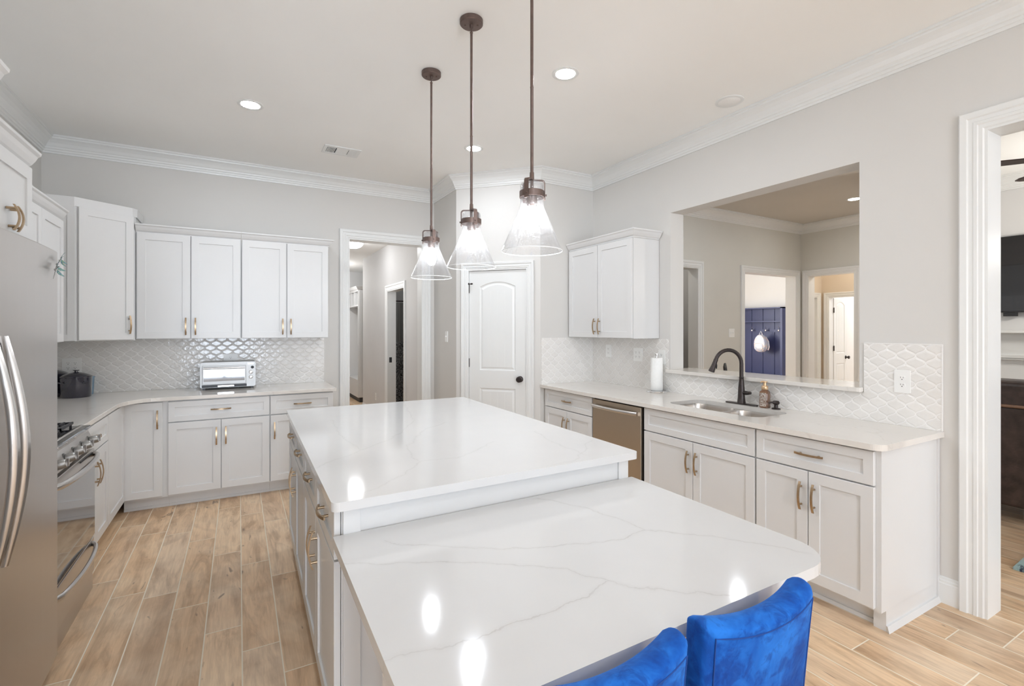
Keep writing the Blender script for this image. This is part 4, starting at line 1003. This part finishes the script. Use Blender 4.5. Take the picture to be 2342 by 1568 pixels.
# ---------------------------------------------------------------- hallway beyond the back doorway
HX = 1.972
wall('wall_hallway', 'wall_cool', [(HX, HX + .12, YB + TH, 6.53, 0, 2.74), (HX, HX + .12, 7.38, 9.08, 0, 2.74), (HX, HX + .12, 6.53, 7.38, 2.045, 2.74)], 'pale grey hallway wall with scuff marks')
wall('wall_hallway_outer', 'wall_cool', [(.50, .62, YB + TH, 11.3, 0, 2.74)], 'pale grey outer hallway wall')
wall('wall_hallway_end', 'wall_cool', [(.62, 3.6, 11.2, 11.3, 0, 2.74)], 'grey wall at the far end of the hallway')
wall('wall_hallway_return', 'wall_cool', [(HX + .12, 3.6, 9.0, 9.08, 0, 2.74), (3.5, 3.6, 9.08, 11.2, 0, 2.74)], 'grey wall of the mudroom end of the hallway')
struct(MB().box(.5, 3.7, YB + TH, 11.3, 2.74, 2.82).build('ceiling_hallway', 'ceil'), 'off-white hallway ceiling', 'ceiling')
FH = frame((HX, 0), (0, -1), (-1, 0))
casing('trim_5', FH, -7.38, -6.53, 2.045, 'white casing of the bathroom door in the hallway', k=.82, jamb=.12)
mb = MB(); sweep(mb, [(HX, 9.075), (HX, 7.47)], [(-o, h) for o, h in BASE]); struct(mb.build('baseboard_hallway', 'trim'), 'white baseboard along the hallway wall', 'baseboard')
plate('wall_outlet', FH, -8.10, .36, .072, .118, 'o', 'white outlet low on the pale hallway wall')
o = MB(FH).box(-7.375, -7.367, -.06, -.02, .96, 1.04).build('door_strike_plate', 'black'); tag(o, 'black strike plate on the bathroom door jamb', 'strike plate')
wall('wall_bathroom', 'dim_wall', [(3.2, 3.3, 5.7, 8.9, 0, 2.74), (HX + .12, 3.2, 5.6, 5.7, 0, 2.74)], 'bathroom wall with its dimness put into the colour, behind the shower curtain')
def curtain_mat():
    m = mat('curtain_fabric', (.2, .2, .2), .8); t = NT(m); b = t.n['Principled BSDF']; co = t.coord(); x, y, z = t.sep(co)
    f = t.noise(co, 50, 3, .6, 1.2)
    pat = t.ramp(f, [(.46, (.04, .04, .045)), (.53, (.36, .36, .36))])
    t.l.new(t.mix(t.math('GREATER_THAN', z, 1.25), pat, (.22, .22, .21)), b.inputs['Base Color']); return m
M['curtain'] = curtain_mat()
sct = empty('shower_curtain', (2.66, 8.3, 0), R(90), 'dark patterned shower curtain seen through the hallway door', 'curtain')
mb = MB(); rings = []
for k in range(61): yy = -.52 + 1.04 * k / 60; xx = .03 * math.sin(yy * 60); rings.append([(xx, yy, .15), (xx, yy, 1.92), (xx + .004, yy, 1.92), (xx + .004, yy, .15)])
mb.loft(rings); mb.build('fabric', 'curtain', sct, smooth=True); MB().tube([(0, -.53, 1.95), (0, .55, 1.95)], .012, 10).build('rod', 'orb', sct, smooth=True)
# dome light
e = empty('dome_light', (1.44, 7.28, 2.74), 0, 'lit flush dome light on the hallway ceiling', 'ceiling light')
MB().lathe([(.165, 0), (.168, -.012), (.150, -.035), (.140, -.035)], (0, 0, 0), 36).build('collar', 'grey_speaker', e, smooth=True)
MB().lathe([(.142, -.034), (.135, -.055), (.110, -.080), (.07, -.098), (.001, -.106)], (0, 0, 0), 32).build('glass_dome', 'dome', e, smooth=True)
# locker bench cabinet at the hallway end
c = empty('locker_cabinet', (2.4, 10.4, 0), 0, 'white mudroom locker with cubbies at the far end of the hallway', 'locker'); O = sub(c)
mb = MB(O)
mb.box(2.08, 2.62, 10.00, 10.03, .10, 2.26); mb.box(2.08, 2.62, 11.15, 11.18, .10, 2.26); mb.box(2.60, 2.62, 10.03, 11.15, .10, 2.26); mb.box(2.08, 2.60, 10.03, 11.15, 2.23, 2.26)
mb.box(2.08, 2.60, 10.03, 11.15, 1.93, 1.96); mb.box(2.08, 2.60, 10.03, 11.15, .10, .45)
for y in (10.40, 10.77): mb.box(2.08, 2.60, y, y + .03, 1.96, 2.23)
mb.build('body', 'cab', c); shaker(lambda p, q, z: O(2.10 + p, 10.0 - q, z), 0, .50, .12, 2.24, t=.01).build('side_panel', 'cab', c)
mb = MB(O); sweep(mb, [(2.62, 9.998), (2.078, 9.998), (2.078, 11.18)], [(o, 2.255 + h) for o, h in CCR]); mb.build('crown_molding', 'cab', c)
MB(O).box(2.12, 2.60, 10.05, 11.15, 0, .10).build('plinth', 'iron', c)

# ---------------------------------------------------------------- hall beyond the pass-through
X2 = XR + .16
# walls with doorways: Y = YD
wall('wall_dining_back', 'wall_dining', [(X2, 4.40, YD, YD + TH, 0, CZ), (5.292, 6.234, YD, YD + TH, 0, CZ), (7.479, XD, YD, YD + TH, 0, CZ), (4.40, 5.292, YD, YD + TH, 2.276, CZ), (6.234, 7.479, YD, YD + TH, 2.286, CZ)], 'grey-beige wall with two doorways beyond the pass-through')
wall('wall_dining_right', 'wall_dining', [(XD, XD + TH, 4.309, YD + TH, 0, CZ), (XD, XD + TH, 2.5, 3.655, 0, CZ), (XD, XD + TH, 3.655, 4.309, 2.286, CZ)], 'grey-beige wall with the doorway to the far bedrooms')
wall('wall_dining_front', 'wall', [(5.62, XD + TH, 2.45, 2.56, 0, CZ)], 'greige wall dividing the hall from the living room')
struct(MB().box(X2 - .16, 12.2, 2.5, 4.6, CZ, CZ + .1).build('ceiling_dining', 'ceil_dining'), 'ceiling seen through the pass-through, its dimness put into the colour', 'ceiling')
mb = MB(); sweep(mb, [(X2, 2.6), (X2, YD), (XD, YD), (XD, 2.6)], [(-o, CZ - .0005 + h) for o, h in CROWN]); struct(mb.build('trim_6', 'trim'), 'white crown molding in the hall beyond the pass-through', 'molding')
FY = frame((0, YD), (1, 0), (0, -1)); FX = frame((XD, 0), (0, -1), (-1, 0))
casing('trim_7', FY, 4.40, 5.292, 2.276, 'white casing of the doorway at the near end of the pass-through hall', k=.86)
casing('trim_8', FY, 6.234, 7.479, 2.286, 'white casing framing the blue hall tree', k=.80)
casing('trim_9', FX, -4.309, -3.655, 2.286, 'white casing of the doorway towards the open white door', k=.80)
plate('light_switch', FY, 5.964, 1.414, .115, .118, 'ss', 'white double switch on the wall beyond the pass-through')
can(6.62, 3.19, 'small lit recessed light in the ceiling beyond the pass-through', group='recessed lights in the neighbouring rooms', k='lens2')
can(4.81, 3.48, 'lit recessed light hidden by the wall above the pass-through', r=.06, group='recessed lights in the neighbouring rooms')
# bar stool whose back just shows above the ledge
e = empty('bar_stool', (3.98, 2.98, 0), R(40), 'dark bar stool, only its curved back shows above the ledge', 'stool')
mb = MB(); mb.tube([(-.16, 0, .86), (-.155, .02, 1.0), (-.11, .03, 1.105), (0, .03, 1.138), (.11, .03, 1.105), (.155, .02, 1.0), (.16, 0, .86)], .012, 10); mb.build('back_frame', 'black', e, smooth=True)
MB().lathe([(.17, .70), (.18, .715), (.18, .74), (.15, .755), (.001, .76)], (0, -.14, 0), 28).build('seat', 'legwood', e, smooth=True)
MB().tube([(-.16, 0, .86), (-.14, -.06, .72)], .011, 8).build('back_post', 'black', e); MB().tube([(.16, 0, .86), (.14, -.06, .72)], .011, 8).build('back_post', 'black', e)
for sx in (-1, 1):
    for sy in (-1, 1): MB().tube([(sx * .10, -.14 + sy * .10, .705), (sx * .18, -.14 + sy * .18, 0)], .012, 8).build('leg', 'black', e, smooth=True)
# left doorway room: plain wall and a tall dark cabinet edge
wall('wall_utility', 'wall_cool', [(4.0, 6.0, 6.0, 6.1, 0, CZ), (3.9, 4.0, YD + TH, 6.1, 0, CZ), (6.0, 6.1, YD + TH, 5.99, 0, CZ)], 'grey wall inside the room beside the pass-through')
struct(MB().box(3.9, 6.1, YD + TH, 6.1, CZ, CZ + .1).build('ceiling_utility', 'ceil'), 'ceiling of the side room', 'ceiling')
e = empty('dark_appliance', (6.22, 5.2, 0), 0, 'tall black appliance edge in the side doorway', 'appliance')
e.location = (5.60, 5.46, 0)
MB().box(-.40, .395, -.14, .26, 0, 1.40).build('body', 'black', e, bevel=.01); MB().box(-.37, -.02, -.155, -.141, .06, 1.34).build('door', 'blackglass', e, bevel=.004); MB().box(.0, .36, -.155, -.141, .06, 1.34).build('door', 'blackglass', e, bevel=.004)
# mudroom with the blue hall tree
wall('wall_mudroom', 'wall_white', [(6.1, 6.2, YD + TH, 8.6, 0, CZ), (6.2, 11.0, 8.5, 8.6, 0, CZ), (10.56, 10.7, YD + TH + .6, 8.5, 0, CZ), (8.3, 10.7, 4.95, 5.02, 0, CZ)], 'bright white walls of the mudroom')
struct(MB().box(6.1, 11.0, 4.6, 8.6, CZ, CZ + .1).build('ceiling_mudroom', 'wall_white'), 'white mudroom ceiling', 'ceiling')
M['navyp'] = noisy('navy_paint', (.050, .062, .165), .05, 4, .4, 0); M['holo'] = None
c = empty('hall_tree', (10.45, 7.0, 0), 0, 'navy blue hall tree with shelf, battens and coat hooks', 'hall tree'); O = sub(c)
Y0_, Y1_ = 6.42, 7.72; X0_, X1_ = 10.36, 10.555
mb = MB(O); mb.box(X0_, X1_, Y0_, Y0_ + .045, 0, 1.955); mb.box(X0_, X1_, Y1_ - .045, Y1_, 0, 1.955); mb.box(X0_, X1_, Y0_, Y1_, 1.93, 1.957); mb.build('frame', 'navyp', c)
MB(O).box(X1_ - .02, X1_, Y0_ + .045, Y1_ - .045, 0, 1.93).build('back_panel', 'navyp', c)
MB(O).box(X0_ + .01, X1_ - .02, Y0_ + .045, Y1_ - .045, 1.63, 1.655).build('shelf', 'navyp', c)
MB(O).box(10.05, X1_ - .02, Y0_ + .045, Y1_ - .045, .40, .45).build('bench_seat', 'navyp', c)
MB(O).box(X1_ - .035, X1_ - .02, Y0_ + .045, Y1_ - .045, 1.40, 1.465).build('hook_rail', 'navyp', c)
for y in (6.72, 7.00, 7.28, 7.50):
    MB(O).box(X1_ - .032, X1_ - .02, y - .018, y + .018, .45, 1.93).build('batten', 'navyp', c)
hk = []
for y in (6.555, 6.86, 7.20, 7.50):
    mb = MB(O); mb.tube([(X1_ - .035, y, 1.44), (X1_ - .08, y, 1.425), (X1_ - .10, y, 1.44)], .006, 8); mb.lathe([(.001, 0), (.018, .006), (.022, .018), (.018, .030), (.001, .036)], (X1_ - .125, y, 1.44), 12, axis='x')
    mb.tube([(X1_ - .035, y, 1.46), (X1_ - .10, y, 1.50), (X1_ - .11, y, 1.52)], .006, 8); mb.build('coat_hook', 'chrome', c, smooth=True)
def holo():
    m = mat('iridescent_silver', (.82, .84, .86), .4, metal=.2); t = NT(m); b = t.n['Principled BSDF']; f = t.noise(t.coord(), 11, 2, .5, .6)
    t.l.new(t.ramp(f, [(.3, (.86, .86, .88)), (.42, (.62, .70, .92)), (.5, (.90, .90, .90)), (.6, (.92, .76, .84)), (.7, (.72, .90, .84))]), b.inputs['Base Color']); return m
M['holo'] = holo()
e = empty('backpack', (10.27, 6.86, .95), 0, 'small shiny silver backpack hanging on the blue hall tree', 'backpack')
mb = MB(); rings = []
for x, s in ((-.075, .72), (-.06, .92), (-.02, 1.0), (.04, 1.0), (.06, .94)):
    ring = []
    for k in range(28):
        a = 2 * math.pi * k / 28; yy = .140 * math.copysign(abs(math.cos(a)) ** .75, math.cos(a)); zz = .20 * math.copysign(abs(math.sin(a)) ** .8, math.sin(a)); yy *= 1 - .28 * max(0, zz / .20) ** 1.5
        ring.append((x, yy * s, .20 + zz * s))
    rings.append(ring)
mb.loft(rings); mb.build('bag_body', 'holo', e, smooth=True)
mb = MB(); rings = []
for x, s in ((-.105, .75), (-.09, .97), (-.065, 1.0)):
    rings.append([(x, .105 * s * math.copysign(abs(math.cos(a)) ** .7, math.cos(a)), .125 + .085 * s * math.copysign(abs(math.sin(a)) ** .7, math.sin(a))) for a in [2 * math.pi * k / 20 for k in range(20)]])
mb.loft(rings); mb.build('front_pocket', 'holo', e, smooth=True)
MB().tube([(0, -.045, .355), (0, -.03, .42), (0, 0, .475), (0, .03, .42), (0, .045, .355)], .008, 8).build('top_loop', 'holo', e, smooth=True)
for s in (-1, 1): MB().tube([(.07, s * .07, .34), (.09, s * .12, .24), (.07, s * .15, .12), (.05, s * .14, .05)], .016, 8).build('shoulder_strap', 'holo', e, smooth=True)
# bedroom hall seen through the right-hand doorway
wall('wall_bedroom_hall', 'wall_tan', [(8.25, 8.33, 4.86, 4.93, 0, CZ), (8.865, 9.0, 4.86, 4.93, 0, CZ), (8.33, 8.865, 4.86, 4.93, 2.03, CZ), (9.0, 9.12, 4.742, 4.93, 0, CZ), (9.0, 9.12, 2.6, 3.90, 0, CZ), (9.0, 9.12, 3.90, 4.742, 2.03, CZ)], 'tan walls of the small bedroom hall')
struct(MB().box(XD + TH, 9.5, 2.5, 4.94, CZ - .02, CZ - .001).build('ceiling_bedroom_hall', 'wall_tan'), 'tan ceiling of the bedroom hall', 'ceiling')
struct(MB().slab([(7.76, 4.57), (8.25, 4.86), (8.25, 4.93), (7.72, 4.61)], 0, CZ).build('wall_hall_corner', 'wall_tan'), 'tan angled wall corner in the bedroom hall', 'wall')
struct(MB().slab([(7.72, 4.612), (8.25, 4.932), (8.3, 4.952), (8.3, 5.02), (7.70, 4.64)], 0, CZ).build('wall_mudroom_corner', 'wall_white'), 'white angled wall corner in the mudroom', 'wall')
casing('trim_10', frame((0, 4.86), (1, 0), (0, -1)), 8.33, 8.865, 2.03, 'white casing of the side door in the tan hall', k=.75, jamb=.06)
casing('trim_11', frame((9.0, 0), (0, -1), (-1, 0)), -4.742, -3.90, 2.03, 'white casing around the open white door', k=.75, jamb=.12)
a_ = R(8); FO = frame((9.13, 4.722), (math.cos(a_), math.sin(a_)), (math.sin(a_), -math.cos(a_)))
panel_door('door_2', FO, .60, 2.01, 'open white two-panel door with black hinges and knob', hinges=(.33, 1.13, 1.80))
wall('wall_bedroom', 'wall_white', [(12.0, 12.1, 2.5, 5.5, 0, CZ), (9.12, 12.0, 5.40, 5.5, 0, CZ)], 'bright white bedroom wall behind the open door')
struct(MB().box(9.12, 12.1, 2.5, 5.5, CZ - .02, CZ - .001).build('ceiling_bedroom', 'wall_white'), 'white bedroom ceiling', 'ceiling')
def art():
    m = mat('floral_print', (.85, .84, .83), .6); t = NT(m); b = t.n['Principled BSDF']; f = t.noise(t.coord(), 16, 3, .6, 1.0); f2 = t.noise(t.coord(), 7, 2)
    c = t.mix(t.ramp(f, [(.50, 0.), (.56, 1.)]), (.85, .84, .83), (.10, .09, .10)); t.l.new(t.mix(t.ramp(f2, [(.60, 0.), (.64, 1.)]), c, (.65, .05, .22)), b.inputs['Base Color']); return m
M['art'] = art()
o = MB().box(10.6, 11.6, 5.375, 5.398, 1.07, 1.78).build('wall_art', 'art'); tag(o, 'black and pink patterned print behind the open white door', 'picture')

# ---------------------------------------------------------------- living room beyond the cased opening
XW = 7.10
wall('wall_living', 'wall_cool', [(XW, XW + .1, YR, 2.45, 0, CZ), (X2, XW + .1, YR - .1, YR, 0, .4)], 'pale living room wall behind the television')
wall('wall_living_side', 'wall', [(X2, 5.2, 2.45, 2.56, 0, CZ)] if False else [(5.62, XW, 2.43, 2.449, 0, CZ)], 'greige living room side wall')
struct(MB().box(XR + .0, XW + .1, YR - .1, 2.5, CZ, CZ + .1).build('ceiling_living', 'ceil'), 'pale living room ceiling', 'ceiling')
mb = MB(); sweep(mb, [(XW, 2.44), (XW, YR)], [(-o * 1.6, CZ - .0005 + h) for o, h in CROWN]); struct(mb.build('trim_12', 'trim'), 'white crown molding above the living room television', 'molding')
e = empty('television', (XW - .06, 1.25, 2.04), 0, 'black flat television mounted above the white mantel', 'television')
MB().box(-.02, .03, -.80, .80, -.40, .395).build('bezel', 'black', e, bevel=.004); MB().box(-.024, -.0201, -.785, .785, -.385, .385).build('screen', 'blackglass', e); MB().box(.03, .058, -.2, .2, -.2, .2).build('wall_bracket', 'black', e)
o = MB().box(XW - .07, XW - .02, 1.86, 1.96, 1.600, 1.638).build('sensor_box', 'black'); tag(o, 'small black box under the television', 'device')
c = empty('fireplace_mantel', (XW - .2, 1.25, 0), 0, 'white fireplace mantel with shelf and stepped molding', 'mantel'); O = sub(c)
MB(O).box(XW - .24, XW - .002, .20, 2.30, 1.425, 1.447).build('shelf', 'trim', c, bevel=.003)
mb = MB(O); mb.box(XW - .15, XW - .002, .30, 2.20, 1.20, 1.425); mb.box(XW - .17, XW - .002, .28, 2.22, 1.17, 1.20); mb.box(XW - .16, XW - .002, .29, 2.21, 1.15, 1.17); mb.build('frieze', 'trim', c)
mb = MB(O); mb.box(XW - .12, XW - .002, .32, 2.18, 0.0, 1.15); mb.build('tile_surround', 'wall_white', c)
M['leather'] = noisy('brown_leather', (.055, .038, .034), .35, 14, .35, .5, 60, .003); M['leather_hi'] = noisy('highlight_leather', (.22, .13, .085), .3, 20, .4, .5, 60, .003)  # the lighter leather paints the highlight on the back roll
c = empty('leather_sofa', (5.35, 1.1, 0), 0, 'dark brown leather sofa with its back to the kitchen', 'sofa'); O = sub(c)
def cush(x0, x1, y0, y1, z0, z1, name, m='leather', b=.04): return MB(O).box(x0, x1, y0, y1, z0, z1).build(name, m, c, bevel=b, seg=4)
cush(5.08, 5.30, -.2, 2.1, .12, .90, 'back'); cush(5.06, 5.34, -.15, 2.05, .86, 1.075, 'back_pillow'); cush(5.30, 6.0, -.1, 2.0, .15, .48, 'seat')
MB(O).tube([(5.06, -.18, .885), (5.06, 2.08, .885)], .012, 12).build('highlight_welt', 'leather_hi', c, smooth=True)  # pale strip drawn where the roll catches light
for x in (5.12, 5.9):
    for y in (-.12, 2.02): MB(O).box(x - .03, x + .03, y - .03, y + .03, .016, .13).build('foot', 'black', c)
def rugm():
    m = mat('distressed_rug', (.5, .5, .5), .95); t = NT(m); b = t.n['Principled BSDF']; co = t.coord(); mp = t.new('ShaderNodeMapping'); t.l.new(co, mp.inputs[0]); mp.inputs['Scale'].default_value = (9, 24, 1)
    f = t.noise(mp.outputs[0], 1, 4, .6, .6); f2 = t.noise(co, 4, 2)
    c = t.mix(t.ramp(f2, [(.42, 0.), (.6, 1.)]), (.50, .48, .45), (.36, .50, .50)); t.l.new(t.mix(t.ramp(f, [(.36, 1.), (.46, 0.)]), c, (.045, .06, .09)), b.inputs['Base Color'])
    t.l.new(t.bump(t.noise(co, 300, 2), .6, .004), b.inputs['Normal']); return m
M['rug'] = rugm()
r_ = MB().slab(rrect(4.115, 6.9, -.9, 1.105, .004, 2), .0005, .014).build('area_rug', 'rug'); 
import mathutils
r_.data.transform(Matrix.Translation((4.115, 1.105, 0)) @ Matrix.Rotation(R(3), 4, 'Z') @ Matrix.Translation((-4.115, -1.105, 0)))
tag(r_, 'distressed teal and grey area rug in the living room', 'rug')
# ceiling fan with one blade tip in view
c = empty('ceiling_fan', (5.25, .93, CZ), 0, 'dark ceiling fan, one blade tip in view', 'ceiling fan')
MB().lathe([(.07, 0), (.07, -.03), (.015, -.05), (.015, -.28), (.10, -.30), (.11, -.36), (.10, -.42), (.03, -.45)], (0, 0, 0), 28).build('motor', 'pend', c, smooth=True)
for k in range(5):
    a = R(54 + 72 * k); ca, sa = math.cos(a), math.sin(a)
    T = lambda x, y, z, ca=ca, sa=sa: (x * ca - y * sa, x * sa + y * ca, z)
    mb = MB(T); mb.slab([(.14, -.05), (.60, -.068), (.66, -.045), (.67, 0), (.66, .045), (.60, .068), (.14, .05)], -.385, -.377); mb.build('blade', 'legwood', c)

# added fill lights in the neighbouring rooms, none has a fixture
def point(n, loc, p, r=.08, col=(1, .96, .9)):
    l = bpy.data.lights.new(n, 'POINT'); l.energy = p; l.shadow_soft_size = r; l.color = col; o = bpy.data.objects.new(n, l); COL.objects.link(o); o.location = loc
point('hallway_fill', (.9, 6.6, 2.0), 11, .25, (1, 1, 1))
point('bathroom_fill', (2.6, 7.2, 2.4), 6, .08, (1, 1, 1))  # added so the curtain shows in the dark room
point('hallway_end_fill', (1.4, 9.9, 2.4), 22, .08, (1, 1, 1))
point('bedroom_hall_fill', (8.4, 3.8, 2.7), 16, .08, (1, .95, .87))
point('bedroom_fill', (10.6, 3.6, 2.6), 60, .15, (1, 1, 1))
point('living_room_fill', (6.2, .9, 2.2), 38, .15)
point('side_room_fill', (4.9, 5.0, 2.7), 6)
